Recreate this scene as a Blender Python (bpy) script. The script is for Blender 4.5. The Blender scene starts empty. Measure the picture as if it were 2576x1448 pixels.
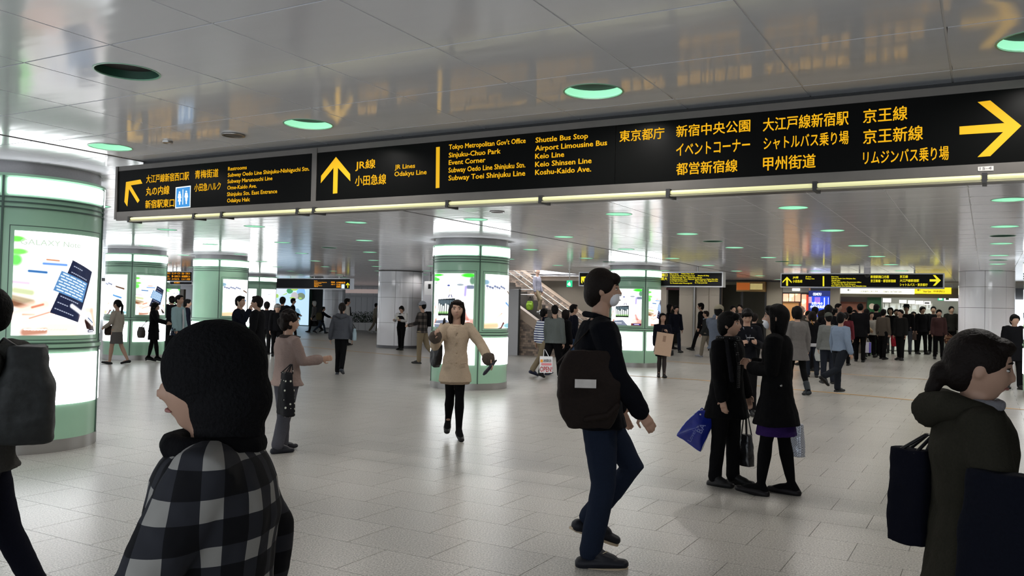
import bpy, bmesh, math, random
import numpy as np
from mathutils import Vector, Matrix
random.seed(7)
S = bpy.context.scene
COL = S.collection
PI = math.pi
sin, cos = math.sin, math.cos

# ------------------------------------------------------------------ camera
F = 2124.0; PITCH = math.radians(1.448); ROLL = math.radians(1.3676); YAW = math.radians(-29.389); EYE = 1.56
CZ = 2.89                                     # ceiling height
def _axes():
    cp, sp = cos(PITCH), sin(PITCH)
    f = np.array([sin(YAW)*cp, cos(YAW)*cp, sp]); r = np.array([cos(YAW), -sin(YAW), 0.]); u = np.cross(r, f)
    c, s = cos(ROLL), sin(ROLL)
    return f, c*r+s*u, -s*r+c*u
AF, AR, AU = _axes()
CAM = np.array([0, 0, EYE])
cd = bpy.data.cameras.new('camera'); cam = bpy.data.objects.new('camera', cd); COL.objects.link(cam)
cd.sensor_width = 36; cd.lens = 36*F/2576; cd.clip_start = .05; cd.clip_end = 400
M = Matrix(((AR[0], AU[0], -AF[0], 0), (AR[1], AU[1], -AF[1], 0), (AR[2], AU[2], -AF[2], EYE), (0, 0, 0, 1)))
cam.matrix_world = M
S.camera = cam

# ------------------------------------------------------------------ world, exposure
S.view_settings.view_transform = 'Standard'; S.view_settings.look = 'None'
S.view_settings.gamma = 1; S.view_settings.use_curve_mapping = False
S.view_settings.exposure = 0.0
W = bpy.data.worlds.new('world'); S.world = W; W.use_nodes = True
W.node_tree.nodes['Background'].inputs[0].default_value = (.86, .93, 1, 1)
W.node_tree.nodes['Background'].inputs[1].default_value = 1.65
LAMP_W = 140.0           # watts of each downlight
BAND_E = 8.0            # light band of the pillars
POSTER_E = 1.7

# rays and points in the place
def ray(x, y): return AF + AR*(x-1288)/F - AU*(y-724)/F
def at(x, y, Y): d = ray(x, y); p = CAM + d*Y/d[1]; return float(p[0]), float(p[1]), float(p[2])
def atz(x, y, z): d = ray(x, y); p = CAM + d*(z-EYE)/d[2]; return float(p[0]), float(p[1]), float(p[2])
def atd(x, y, dep): p = CAM + ray(x, y)*dep; return float(p[0]), float(p[1]), float(p[2])
def proj(p):
    q = np.array(p, float)-CAM; z = q@AF
    return 1288+F*(q@AR)/z, 724-F*(q@AU)/z, z
def floor_z(X, Y):
    return .05*min(max(Y-28, 0), 5) if X > -12.7 else 0.0
def ground(x, y):
    z = 0
    for _ in range(12):
        p = atz(x, y, z); z = .5*z+.5*floor_z(p[0], p[1])
    p = atz(x, y, z); return p[0], p[1], floor_z(p[0], p[1])

# ------------------------------------------------------------------ materials
MATS = {}
def mat(name, col=(.5, .5, .5), rough=.6, metal=0, spec=.5, emit=None, es=1, bump=0, bscale=60, var=0, ior=None, coat=0, sheen=0, trans=0):
    if name in MATS: return MATS[name]
    m = bpy.data.materials.new(name); m.use_nodes = True; nt = m.node_tree; b = nt.nodes['Principled BSDF']
    b.inputs['Base Color'].default_value = (*col, 1); b.inputs['Roughness'].default_value = rough
    b.inputs['Metallic'].default_value = metal; b.inputs['Specular IOR Level'].default_value = spec
    if ior: b.inputs['IOR'].default_value = ior
    if coat: b.inputs['Coat Weight'].default_value = coat; b.inputs['Coat Roughness'].default_value = .05
    if sheen: b.inputs['Sheen Weight'].default_value = sheen
    if trans: b.inputs['Transmission Weight'].default_value = trans
    if emit: b.inputs['Emission Color'].default_value = (*emit, 1); b.inputs['Emission Strength'].default_value = es
    if bump or var:
        tc = nt.nodes.new('ShaderNodeTexCoord'); n = nt.nodes.new('ShaderNodeTexNoise')
        n.inputs['Scale'].default_value = bscale; n.inputs['Detail'].default_value = 4
        nt.links.new(tc.outputs['Object'], n.inputs['Vector'])
        if bump:
            bp = nt.nodes.new('ShaderNodeBump'); bp.inputs['Strength'].default_value = bump; bp.inputs['Distance'].default_value = .01
            nt.links.new(n.outputs['Fac'], bp.inputs['Height']); nt.links.new(bp.outputs['Normal'], b.inputs['Normal'])
        if var:
            r = nt.nodes.new('ShaderNodeMix'); r.data_type = 'RGBA'
            r.inputs['A'].default_value = (*[max(0, c*(1-var)) for c in col], 1); r.inputs['B'].default_value = (*[min(1, c*(1+var)) for c in col], 1)
            nt.links.new(n.outputs['Fac'], r.inputs['Factor']); nt.links.new(r.outputs['Result'], b.inputs['Base Color'])
    MATS[name] = m; return m
def cloth(name, col, rough=.9, var=.25):
    c = tuple(v*.55 if max(col) < .06 else v*.8 for v in col)
    return mat(name, c, rough, spec=.08, bump=.25, bscale=130, var=var)

def pattern_mat(name, fn, rough=.85):
    if name in MATS: return MATS[name]
    m = bpy.data.materials.new(name); m.use_nodes = True; nt = m.node_tree; b = nt.nodes['Principled BSDF']
    b.inputs['Roughness'].default_value = rough; b.inputs['Specular IOR Level'].default_value = .2
    fn(nt, b); MATS[name] = m; return m
def _obj(nt, scale=1):
    tc = nt.nodes.new('ShaderNodeTexCoord'); mp = nt.nodes.new('ShaderNodeMapping'); mp.inputs['Scale'].default_value = (scale,)*3
    nt.links.new(tc.outputs['Object'], mp.inputs['Vector']); return mp.outputs['Vector']
def _mixc(nt, fac, a, b):
    r = nt.nodes.new('ShaderNodeMix'); r.data_type = 'RGBA'
    for k, c in (('A', a), ('B', b)):
        if isinstance(c, tuple): r.inputs[k].default_value = (*c, 1)
        else: nt.links.new(c, r.inputs[k])
    nt.links.new(fac, r.inputs['Factor']); return r.outputs['Result']
def _math(nt, op, a, b=None):
    n = nt.nodes.new('ShaderNodeMath'); n.operation = op
    for i, v in enumerate((a, b)):
        if v is None: continue
        if isinstance(v, (int, float)): n.inputs[i].default_value = v
        else: nt.links.new(v, n.inputs[i])
    return n.outputs[0]
def p_stripe(nt, b):
    v = _obj(nt); s = nt.nodes.new('ShaderNodeSeparateXYZ'); nt.links.new(v, s.inputs[0])
    k = _math(nt, 'GREATER_THAN', _math(nt, 'SINE', _math(nt, 'MULTIPLY', s.outputs['Z'], 112)), .15)
    nt.links.new(_mixc(nt, k, (.75, .77, .8), (.02, .03, .12)), b.inputs['Base Color'])
def p_dots(nt, b):
    v = nt.nodes.new('ShaderNodeTexVoronoi'); v.inputs['Scale'].default_value = 22; v.inputs['Randomness'].default_value = .35
    nt.links.new(_obj(nt), v.inputs['Vector']); k = _math(nt, 'LESS_THAN', v.outputs['Distance'], .24)
    nt.links.new(_mixc(nt, k, (.008, .008, .01), (.6, .6, .5)), b.inputs['Base Color'])
def p_dots_small(nt, b):
    v = nt.nodes.new('ShaderNodeTexVoronoi'); v.inputs['Scale'].default_value = 55; v.inputs['Randomness'].default_value = .1
    nt.links.new(_obj(nt), v.inputs['Vector']); k = _math(nt, 'LESS_THAN', v.outputs['Distance'], .2)
    nt.links.new(_mixc(nt, k, (.006, .006, .007), (.4, .4, .4)), b.inputs['Base Color'])
def p_plaid(dark, mid, light, sc, th=.25):
    def fn(nt, b):
        v = _obj(nt); s = nt.nodes.new('ShaderNodeSeparateXYZ'); nt.links.new(v, s.inputs[0])
        h = _math(nt, 'MULTIPLY', _math(nt, 'ARCTAN2', s.outputs['Y'], s.outputs['X']), .21)
        ca = _math(nt, 'GREATER_THAN', _math(nt, 'SINE', _math(nt, 'MULTIPLY', h, sc)), th)
        cb = _math(nt, 'GREATER_THAN', _math(nt, 'SINE', _math(nt, 'MULTIPLY', s.outputs['Z'], sc)), th)
        c1 = _mixc(nt, ca, dark, mid); both = _math(nt, 'MULTIPLY', ca, cb)
        c2 = _mixc(nt, cb, c1, mid); nt.links.new(_mixc(nt, both, c2, light), b.inputs['Base Color'])
    return fn
def p_silver(nt, b):
    ck = nt.nodes.new('ShaderNodeTexChecker'); ck.inputs['Scale'].default_value = 90; nt.links.new(_obj(nt), ck.inputs['Vector'])
    ck.inputs['Color1'].default_value = (.75, .78, .85, 1); ck.inputs['Color2'].default_value = (.35, .37, .45, 1)
    nt.links.new(ck.outputs['Color'], b.inputs['Base Color']); b.inputs['Metallic'].default_value = .4; b.inputs['Roughness'].default_value = .35
def p_mosaic(nt, b):
    t = nt.nodes.new('ShaderNodeTexBrick'); t.inputs['Scale'].default_value = 1; t.inputs['Brick Width'].default_value = .13; t.inputs['Row Height'].default_value = .075
    t.inputs['Mortar Size'].default_value = .004; t.offset = .5
    t.inputs['Color1'].default_value = (.42, .32, .25, 1); t.inputs['Color2'].default_value = (.13, .11, .10, 1); t.inputs['Mortar'].default_value = (.16, .13, .11, 1)
    v = _obj(nt); s = nt.nodes.new('ShaderNodeSeparateXYZ'); nt.links.new(v, s.inputs[0]); c = nt.nodes.new('ShaderNodeCombineXYZ')
    nt.links.new(_math(nt, 'ADD', s.outputs['X'], s.outputs['Y']), c.inputs[0]); nt.links.new(s.outputs['Z'], c.inputs[1])
    nt.links.new(c.outputs[0], t.inputs['Vector']); nt.links.new(t.outputs['Color'], b.inputs['Base Color'])
def p_vcol(nt, b):
    a = nt.nodes.new('ShaderNodeVertexColor'); a.layer_name = 'Col'
    b.inputs['Base Color'].default_value = (.015, .015, .015, 1); b.inputs['Specular IOR Level'].default_value = .2
    nt.links.new(a.outputs['Color'], b.inputs['Emission Color']); b.inputs['Emission Strength'].default_value = POSTER_E
    b.inputs['Roughness'].default_value = .2
def p_floor(nt, b):
    v = _obj(nt)
    n = nt.nodes.new('ShaderNodeTexNoise'); n.inputs['Scale'].default_value = 85; n.inputs['Detail'].default_value = 5; n.inputs['Roughness'].default_value = .75
    nt.links.new(v, n.inputs['Vector'])
    n2 = nt.nodes.new('ShaderNodeTexNoise'); n2.inputs['Scale'].default_value = .9; n2.inputs['Detail'].default_value = 3; nt.links.new(v, n2.inputs['Vector'])
    cr = nt.nodes.new('ShaderNodeValToRGB'); cr.color_ramp.elements[0].position = .41; cr.color_ramp.elements[0].color = (.20, .192, .172, 1)
    cr.color_ramp.elements[1].position = .59; cr.color_ramp.elements[1].color = (.58, .56, .515, 1)
    nt.links.new(n.outputs['Fac'], cr.inputs['Fac'])
    oi = nt.nodes.new('ShaderNodeObjectInfo')
    hs = nt.nodes.new('ShaderNodeHueSaturation'); nt.links.new(cr.outputs['Color'], hs.inputs['Color'])
    nt.links.new(_math(nt, 'ADD', _math(nt, 'MULTIPLY', n2.outputs['Fac'], .3), _math(nt, 'ADD', .82, _math(nt, 'MULTIPLY', oi.outputs['Random'], .07))), hs.inputs['Value'])
    nt.links.new(hs.outputs['Color'], b.inputs['Base Color'])
    b.inputs['Roughness'].default_value = .28; b.inputs['Specular IOR Level'].default_value = .5
    bp = nt.nodes.new('ShaderNodeBump'); bp.inputs['Strength'].default_value = .12; bp.inputs['Distance'].default_value = .004
    nt.links.new(n.outputs['Fac'], bp.inputs['Height']); nt.links.new(bp.outputs['Normal'], b.inputs['Normal'])
def p_ceil(nt, b):
    b.inputs['Base Color'].default_value = (.92, .93, .97, 1); b.inputs['Roughness'].default_value = .12; b.inputs['Specular IOR Level'].default_value = .5
    v = _obj(nt); g = nt.nodes.new('ShaderNodeNewGeometry'); mp = nt.nodes.new('ShaderNodeMapping'); mp.inputs['Scale'].default_value = (1.3, 4.5, 1)
    nt.links.new(g.outputs['Position'], mp.inputs['Vector'])
    n = nt.nodes.new('ShaderNodeTexNoise'); n.inputs['Scale'].default_value = 1.0; n.inputs['Detail'].default_value = 2; nt.links.new(mp.outputs[0], n.inputs['Vector'])
    bp = nt.nodes.new('ShaderNodeBump'); bp.inputs['Strength'].default_value = .13; bp.inputs['Distance'].default_value = .02
    nt.links.new(n.outputs['Fac'], bp.inputs['Height']); nt.links.new(bp.outputs['Normal'], b.inputs['Normal'])
def p_tilewall(nt, b):
    b.inputs['Base Color'].default_value = (.86, .86, .90, 1); b.inputs['Roughness'].default_value = .08; b.inputs['Specular IOR Level'].default_value = .6
    n = nt.nodes.new('ShaderNodeTexNoise'); n.inputs['Scale'].default_value = 6; nt.links.new(_obj(nt), n.inputs['Vector'])
    bp = nt.nodes.new('ShaderNodeBump'); bp.inputs['Strength'].default_value = .1; nt.links.new(n.outputs['Fac'], bp.inputs['Height']); nt.links.new(bp.outputs['Normal'], b.inputs['Normal'])

GREEN = mat('pillar_green', (.34, .58, .41), .3, spec=.5, var=.04, bscale=3, coat=.3)
GREEN_D = mat('pillar_green_groove', (.06, .11, .085), .4, var=.1)
STEEL = mat('brushed_steel', (.42, .41, .40), .28, metal=.9, bump=.05, bscale=40)
ALU = mat('sign_frame_metal', (.13, .12, .11), .4, metal=.5, var=.15, bscale=8)
DARKM = mat('dark_metal', (.035, .035, .035), .5, metal=.3, var=.2)
GLOW = mat('light_band', (.9, .9, .9), .4, emit=(.95, .97, 1), es=BAND_E, var=.02)
GLOW2 = mat('lower_light_panel', (.9, .9, .9), .4, emit=(.95, .97, 1), es=4.0, var=.02)
VCOL = pattern_mat('poster_print', p_vcol)
FLOORM = pattern_mat('granite_tile', p_floor)
JOINT = mat('tile_joint', (.26, .245, .22), .8, var=.2)
CEILM = pattern_mat('ceiling_panel_paint', p_ceil)
GAPM = mat('ceiling_gap', (.05, .045, .045), .7, var=.1)
BLACK = mat('sign_black', (.003, .0032, .003), .3, spec=.05, bump=.02, bscale=10)
YEL = mat('sign_yellow_glow', (.22, .13, .008), .6, spec=.1, emit=(.85, .47, .012), es=.86, var=.03)  # tube light falling on the letters put in as glow
YELF = mat('far_sign_yellow', (.3, .25, .02), .6, spec=.1, emit=(.95, .85, .03), es=.85, var=.03)
TUBE = mat('tube_lamp', (.4, .4, .25), .5, emit=(.82, .80, .42), es=.75, var=.02)
TILEW = pattern_mat('glazed_white_tile', p_tilewall)
MOSAIC = pattern_mat('brick_mosaic', p_mosaic)
BEIGE = mat('beige_wall', (.60, .54, .46), .6, var=.08, bscale=2)
BEIGE2 = mat('warm_beige_wall', (.30, .27, .21), .6, var=.12, bscale=1.5)
SKIN = mat('skin', (.43, .265, .19), .5, spec=.3, var=.06, bscale=25)
HAIR = mat('black_hair', (.004, .0037, .0037), .6, spec=.1, bump=.5, bscale=90, var=.3)
HAIRB = mat('dark_brown_hair', (.009, .006, .005), .6, spec=.12, bump=.5, bscale=90, var=.3)
HAIRG = mat('grey_hair', (.5, .5, .48), .6, bump=.5, bscale=90, var=.2)
LEATHER = mat('black_leather', (.008, .008, .009), .4, spec=.3, bump=.2, bscale=70, var=.2)

# ------------------------------------------------------------------ mesh builder
class MB:
    def __init__(s): s.v = []; s.f = []
    def add(s, vs, fs):
        b = len(s.v); s.v.extend([tuple(map(float, p)) for p in vs]); s.f.extend([tuple(b+i for i in q) for q in fs]); return s
    def box(s, x0, y0, z0, x1, y1, z1):
        return s.add([(x0, y0, z0), (x1, y0, z0), (x1, y1, z0), (x0, y1, z0), (x0, y0, z1), (x1, y0, z1), (x1, y1, z1), (x0, y1, z1)],
                     [(0, 3, 2, 1), (4, 5, 6, 7), (0, 1, 5, 4), (1, 2, 6, 5), (2, 3, 7, 6), (3, 0, 4, 7)])
    def quad(s, a, b, c, d): return s.add([a, b, c, d], [(0, 1, 2, 3)])
    def tube(s, pts, rad, seg=10, up=(0, 0, 1), cap=True):
        """loft through pts; rad[i] = r or (ra, rb); rounded closed ends"""
        P = [Vector(p) for p in pts]; R = [(r, r) if isinstance(r, (int, float)) else r for r in rad]
        if cap:
            d0 = (P[0]-P[1]).normalized(); d1 = (P[-1]-P[-2]).normalized(); m0 = min(R[0]); m1 = min(R[-1])
            P = [P[0]+d0*m0*.85, P[0]+d0*m0*.5] + P + [P[-1]+d1*m1*.5, P[-1]+d1*m1*.85]
            R = [(R[0][0]*.35, R[0][1]*.35), (R[0][0]*.82, R[0][1]*.82)] + R + [(R[-1][0]*.82, R[-1][1]*.82), (R[-1][0]*.35, R[-1][1]*.35)]
        n = len(P); vs = []; a = None
        for i in range(n):
            d = (P[min(i+1, n-1)]-P[max(i-1, 0)]).normalized()
            if a is None:
                a = Vector(up).cross(d)
                if a.length < .1: a = Vector((1, 0, 0)) - d*d.x
                a.normalize()
            else:
                a = (a - d*a.dot(d)).normalized()
            b = d.cross(a)
            for k in range(seg):
                t = 2*PI*k/seg; vs.append(P[i]+a*cos(t)*R[i][0]+b*sin(t)*R[i][1])
        fs = [(i*seg+k, i*seg+(k+1) % seg, (i+1)*seg+(k+1) % seg, (i+1)*seg+k) for i in range(n-1) for k in range(seg)]
        fs += [tuple(range(seg-1, -1, -1)), tuple((n-1)*seg+k for k in range(seg))]
        return s.add(vs, fs)
    def rings(s, R, seg=20, T=None):
        """stack of ellipses (cx, cy, z, rx, ry), closed at both ends"""
        vs = [(c[0]+c[3]*cos(2*PI*k/seg), c[1]+c[4]*sin(2*PI*k/seg), c[2]) for c in R for k in range(seg)]
        if T: vs = [T(p) for p in vs]
        n = len(R)
        fs = [(i*seg+k, i*seg+(k+1) % seg, (i+1)*seg+(k+1) % seg, (i+1)*seg+k) for i in range(n-1) for k in range(seg)]
        fs += [tuple(range(seg-1, -1, -1)), tuple((n-1)*seg+k for k in range(seg))]
        return s.add(vs, fs)
    def ball(s, c, r, nu=14, nv=9, T=None):
        r = (r, r, r) if isinstance(r, (int, float)) else r; vs = [(c[0], c[1], c[2]-r[2])]
        for i in range(1, nv):
            t = PI*i/nv-PI/2
            for k in range(nu): p = 2*PI*k/nu; vs.append((c[0]+r[0]*cos(t)*cos(p), c[1]+r[1]*cos(t)*sin(p), c[2]+r[2]*sin(t)))
        vs.append((c[0], c[1], c[2]+r[2])); L = len(vs)-1
        fs = [(0, 1+(k+1) % nu, 1+k) for k in range(nu)]
        fs += [(1+i*nu+k, 1+i*nu+(k+1) % nu, 1+(i+1)*nu+(k+1) % nu, 1+(i+1)*nu+k) for i in range(nv-2) for k in range(nu)]
        fs += [(1+(nv-2)*nu+k, 1+(nv-2)*nu+(k+1) % nu, L) for k in range(nu)]
        if T: vs = [T(p) for p in vs]
        return s.add(vs, fs)
    def prism(s, poly, y0, y1):
        """polygon in x,z extruded along y"""
        n = len(poly); vs = [(p[0], y0, p[1]) for p in poly]+[(p[0], y1, p[1]) for p in poly]
        return s.add(vs, [tuple(range(n)), tuple(range(2*n-1, n-1, -1))]+[(i, i+n, (i+1) % n+n, (i+1) % n) for i in range(n)])
    def arc(s, r0, r1, a0, a1, z0, z1, n=12):
        """curved slab around z"""
        vs = []
        for i in range(n+1):
            a = a0+(a1-a0)*i/n
            for r, z in ((r0, z0), (r1, z0), (r1, z1), (r0, z1)): vs.append((r*cos(a), r*sin(a), z))
        fs = [(i*4+j, i*4+4+j, i*4+4+(j+1) % 4, i*4+(j+1) % 4) for i in range(n) for j in range(4)]
        fs += [(3, 2, 1, 0), (n*4, n*4+1, n*4+2, n*4+3)]
        return s.add(vs, fs)
    def cyl(s, c, r, z0, z1, n=32, r2=None):
        r2 = r if r2 is None else r2
        vs = [(c[0]+r*cos(2*PI*k/n), c[1]+r*sin(2*PI*k/n), z0) for k in range(n)]+[(c[0]+r2*cos(2*PI*k/n), c[1]+r2*sin(2*PI*k/n), z1) for k in range(n)]
        return s.add(vs, [(k, (k+1) % n, n+(k+1) % n, n+k) for k in range(n)]+[tuple(range(n-1, -1, -1)), tuple(range(n, 2*n))])
    def mesh(s, name, m=None, smooth=False):
        me = bpy.data.meshes.new(name); me.from_pydata(s.v, [], s.f)
        if m: me.materials.append(m)
        if smooth: me.shade_smooth()
        me.update(); return me
    def obj(s, name, m, parent=None, smooth=False, loc=None):
        o = bpy.data.objects.new(name, s.mesh(name, m, smooth)); COL.objects.link(o)
        if parent: o.parent = parent
        if loc: o.location = loc
        return o
def autosmooth(o):
    o.data.shade_smooth()
    try: o.data.set_sharp_from_angle(angle=math.radians(35))
    except Exception: pass
    return o
def tag(o, label=None, cat=None, group=None, kind=None):
    if label: o['label'] = label
    if cat: o['category'] = cat
    if group: o['group'] = group
    if kind: o['kind'] = kind
    return o
def thing(name, label, cat, loc=(0, 0, 0), rz=0, group=None):
    o = bpy.data.objects.new(name, None); COL.objects.link(o); o.location = loc; o.rotation_euler = (0, 0, rz); o.empty_display_size = .1
    return tag(o, label, cat, group)
def struct(name, mb, m, parent=None, smooth=False):
    o = mb.obj(name, m, parent, smooth)
    if not parent: o['kind'] = 'structure'
    return o

# ------------------------------------------------------------------ ceiling
PX, PY = .7646, .755
def xl(i): return -.943-PX*i
def yl(j): return 4.28+PY*j
def cz(i): return CZ if i < 8 else CZ+.022
def view(p, mx=420, my=500):
    x, y, z = proj(p); return z > .3 and -mx < x < 2576+mx and -my < y < 1448+my
ceiling = struct('ceiling', MB().box(-58, -3, CZ+.05, 9, 25.5, CZ+.12).box(-58, 30.25, CZ+.05, 9, 62, CZ+.12).box(-58, 25.5, CZ+.05, -17.6, 30.25, CZ+.12).box(-12.9, 25.5, CZ+.05, 9, 30.25, CZ+.12), GAPM)
LR = .178
def panel_plain():
    g = .0055; a, b = PX/2-g, PY/2-.0062
    return MB().box(-a, -b, 0, a, b, .018).mesh('ceiling_panel', CEILM)
def panel_hole(n=32):
    g = .0055; a, b = PX/2-g, PY/2-g; vs = []; fs = []
    for k in range(n):
        t = 2*PI*k/n; c, s_ = cos(t), sin(t); q = min(a/abs(c) if abs(c) > 1e-6 else 9, b/abs(s_) if abs(s_) > 1e-6 else 9)
        vs += [(LR*c, LR*s_, 0), (q*c, q*s_, 0), (q*c, q*s_, .018), (LR*c, LR*s_, .018)]
    for k in range(n):
        p, r = k*4, ((k+1) % n)*4
        fs += [(p, r, r+1, p+1), (p+1, r+1, r+2, p+2), (p+2, r+2, r+3, p+3), (r, p, p+3, r+3)]
    return MB().add(vs, fs).mesh('ceiling_panel', CEILM)
pm, ph = panel_plain(), panel_hole()
LAMPS = []; cells = []
for i in range(-8, 62):
    for j in range(-6, 66):
        x, y = xl(i+.5), yl(j+.5)
        if y > (33 if x > -12.5 else 50): continue
        if -17.6 < x < -12.9 and 25.4 < y < 30.2: continue
        if not view((x, y, CZ), 500, 420): continue
        lamp = i % 3 == 1 and j % 4 == 0 and j >= 0
        off = (i % 3 == 1 and j % 4 == 0 and j < 0) or (i, j) in ((4, -2), (4, 6), (4, 14), (-2, 6), (-2, 14), (10, 14), (4, 22), (-2, 22), (16, 14), (10, 22))
        if math.hypot(x+9, y-14.3) < .9 or math.hypot(x+9, y-5.3) < .9 or math.hypot(x+9, y-23.3) < .9: lamp = False
        cells.append((math.hypot(x, y), i, j, x, y, lamp or off))
        if lamp or off: LAMPS.append((x, y, cz(i), lamp))
cells.sort()
RUN = mat('lit_joint_grey', (.80, .80, .82), .4, var=.03)  # pale strips added in the joints to stand for their lit flanges
for i in range(-6, 60):
    ys = [y for (d, a, b, x, y, h) in cells if a in (i, i-1)]
    if ys: MB().box(xl(i)-.0052, min(ys)-PY/2, cz(i)+.003, xl(i)+.0052, min(max(ys)+PY/2, 30), cz(i)+.012).obj('lit_joint_strip', RUN, ceiling)
rest = MB()
for n_, (d, i, j, x, y, h) in enumerate(cells):
    me = ph if h else pm
    if n_ < 300:
        o = bpy.data.objects.new('ceiling_panel', me); COL.objects.link(o); o.parent = ceiling; o.location = (x, y, cz(i))
    else:
        z = cz(i)
        rest.add([(v.co.x+x, v.co.y+y, v.co.z+z) for v in me.vertices], [tuple(p.vertices) for p in me.polygons])
tag(rest.obj('distant_ceiling_panels', CEILM, ceiling), kind='stuff')
struct('trim_1', MB().box(xl(8)-.012, -3, CZ-.004, xl(8)+.012, 33, CZ+.04), GAPM)

# downlights: green reflectors set into the panels
MINT = mat('reflector_lit_mint', (.45, .9, .62), .5, spec=.2, emit=(.30, .72, .47), es=1.0, var=.05)  # lamplight on the reflector put in as a glow of its own
MINTD = mat('reflector_unlit_green', (.02, .09, .055), .5, var=.1)  # same reflector when unlit, its shade put into the colour
LENS = mat('downlight_lamp', (.1, .3, .2), .4, emit=(.1, .4, .2), es=.5, var=.02)
def can_mesh(m):
    n = 32; prof = [(LR, .0), (LR*.99, .035), (LR*.93, .08), (LR*.8, .115), (LR*.55, .14), (.02, .15)]; vs = []; fs = []
    for r, z in prof: vs += [(r*cos(2*PI*k/n), r*sin(2*PI*k/n), z) for k in range(n)]
    for i in range(len(prof)-1): fs += [(i*n+k, (i+1)*n+k, (i+1)*n+(k+1) % n, i*n+(k+1) % n) for k in range(n)]
    fs.append(tuple((len(prof)-1)*n+k for k in range(n-1, -1, -1)))
    return MB().add(vs, fs).mesh('reflector', m, True)
can_on, can_off = can_mesh(MINT), can_mesh(MINTD)
rim = MB().arc(LR-.004, LR+.006, 0, 2*PI, -.003, .004, 32).mesh('rim', mat('mint_rim', (.3, .6, .42), .3, var=.05))
lens = MB().cyl((0, 0), .05, .12, .135, 16).mesh('lamp', LENS)
ld = bpy.data.lights.new('downlight_beam', 'SPOT'); ld.energy = LAMP_W; ld.spot_size = math.radians(160); ld.spot_blend = .6; ld.shadow_soft_size = .07; ld.color = (1, .955, .91)
rows = {}
LAMPS.sort(key=lambda l: math.hypot(l[0], l[1]))
for (x, y, z, on) in LAMPS:
    if math.hypot(x, y) > 52: continue
    ci = round((-.943-x)/PX-.5); rj = round((y-4.28)/PY-.5); col_n = (ci-1)//3+1
    ORD = ['', 'first', 'second', 'third', 'fourth', 'fifth', 'sixth', 'seventh', 'eighth', 'ninth', 'tenth', 'eleventh', 'twelfth', 'thirteenth', 'fourteenth', 'fifteenth', 'sixteenth', 'seventeenth', 'eighteenth', 'nineteenth', 'twentieth', 'twenty-first', 'twenty-second', 'twenty-third', 'twenty-fourth', 'twenty-fifth', 'twenty-sixth', 'twenty-seventh', 'twenty-eighth']
    r_ = -(-rj//4)
    row = ('just before the big sign' if rj == 0 else 'nearest the camera') if rj <= 0 else '%s row past the big sign' % ORD[r_]
    colw = '%s column from the right' % ORD[col_n+3]
    lab = ('%s green downlight, %s, %s' % ('lit' if on else 'unlit dark', row, colw))
    if (ci, rj) == (4, -2): lab = 'unlit dark green round recess in the ceiling at the upper left'
    t = thing('downlight', lab, 'ceiling light', (x, y, z), 0, 'round green downlights in the ceiling')
    for nm, me in (('reflector', can_on if on else can_off), ('rim', rim))+((('lamp', lens),) if on else ()):
        o = bpy.data.objects.new(nm, me); COL.objects.link(o); o.parent = t
    if on and math.hypot(x, y) < 42:
        l = bpy.data.objects.new('beam', ld); COL.objects.link(l); l.parent = t; l.location = (0, 0, .06)
# small ceiling fittings
def ceil_disc(name, label, cat, x, y, r, h, m, m2=None):
    t = thing(name, label, cat, (x, y, CZ))
    autosmooth(MB().cyl((0, 0), r, -h, 0, 28, r*1.03).obj('housing', m, t))
    autosmooth(MB().arc(r*.86, r*1.04, 0, 2*PI, -h-.004, -h+.003, 28).obj('rim', m2 or STEEL, t))
SPK = mat('speaker_grille', (.12, .11, .10), .6, bump=.6, bscale=300, var=.3)
ceil_disc('ceiling_speaker', 'round grey speaker grille in the ceiling between two green downlights', 'speaker', -5.21, 4.70, .085, .008, SPK)
ceil_disc('smoke_detector', 'small round chrome detector on the ceiling left of the speaker grille', 'detector', -5.96, 4.68, .04, .012, STEEL)
ceil_disc('ceiling_speaker', 'round brown-grey speaker grille beyond the sign, above the middle pillar', 'speaker', -5.85, 9.92, .10, .008, SPK)
ceil_disc('ceiling_speaker', 'small dark grille in the ceiling above the far right sign', 'speaker', -2.9, 22.6, .10, .008, SPK)

# ------------------------------------------------------------------ floor
fb = MB()
fb.quad((-58, -3, -.006), (9, -3, -.006), (9, 28, -.006), (-58, 28, -.006)).quad((-58, 28, -.006), (-12.7, 28, -.006), (-12.7, 62, -.006), (-58, 62, -.006))
fb.quad((-12.7, 28, -.006), (9, 28, -.006), (9, 33, .244), (-12.7, 33, .244)).quad((-12.7, 33, .244), (9, 33, .244), (9, 62, .244), (-12.7, 62, .244))
floor = struct('floor', fb, JOINT)
TX, TY = .645, .485; tiles = []
for j in range(-6, 124):
    y0 = 4.38+TY*(j-4)
    for i in range(-90, 16):
        x0 = -3.67+TX*i+(TX/2 if j % 2 else 0); c = (x0+TX/2, y0+TY/2)
        if c[1] > 58 or not view((c[0], c[1], 0), 300, 260): continue
        if math.hypot(*c) > 34 and (i*7+j) % 1: continue
        tiles.append((math.hypot(*c), x0, y0))
tiles.sort(); g = .002
tm = MB().box(g, g, -.012, TX-g, TY-g, 0).mesh('floor_tile', FLOORM); rest = MB()
for n_, (d, x0, y0) in enumerate(tiles):
    if n_ < 300:
        o = bpy.data.objects.new('floor_tile', tm); COL.objects.link(o); o.parent = floor; o.location = (x0, y0, 0)
    else:
        za, zb = floor_z(x0, y0), floor_z(x0, y0+TY); gg = g+d*.00006
        rest.quad((x0+gg, y0+gg, za), (x0+TX-gg, y0+gg, za), (x0+TX-gg, y0+TY-gg, zb), (x0+gg, y0+TY-gg, zb))
tag(rest.obj('distant_floor_tiles', FLOORM, floor), kind='stuff')
TAPE = mat('ochre_floor_line', (.58, .30, .05), .6, var=.1)
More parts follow.
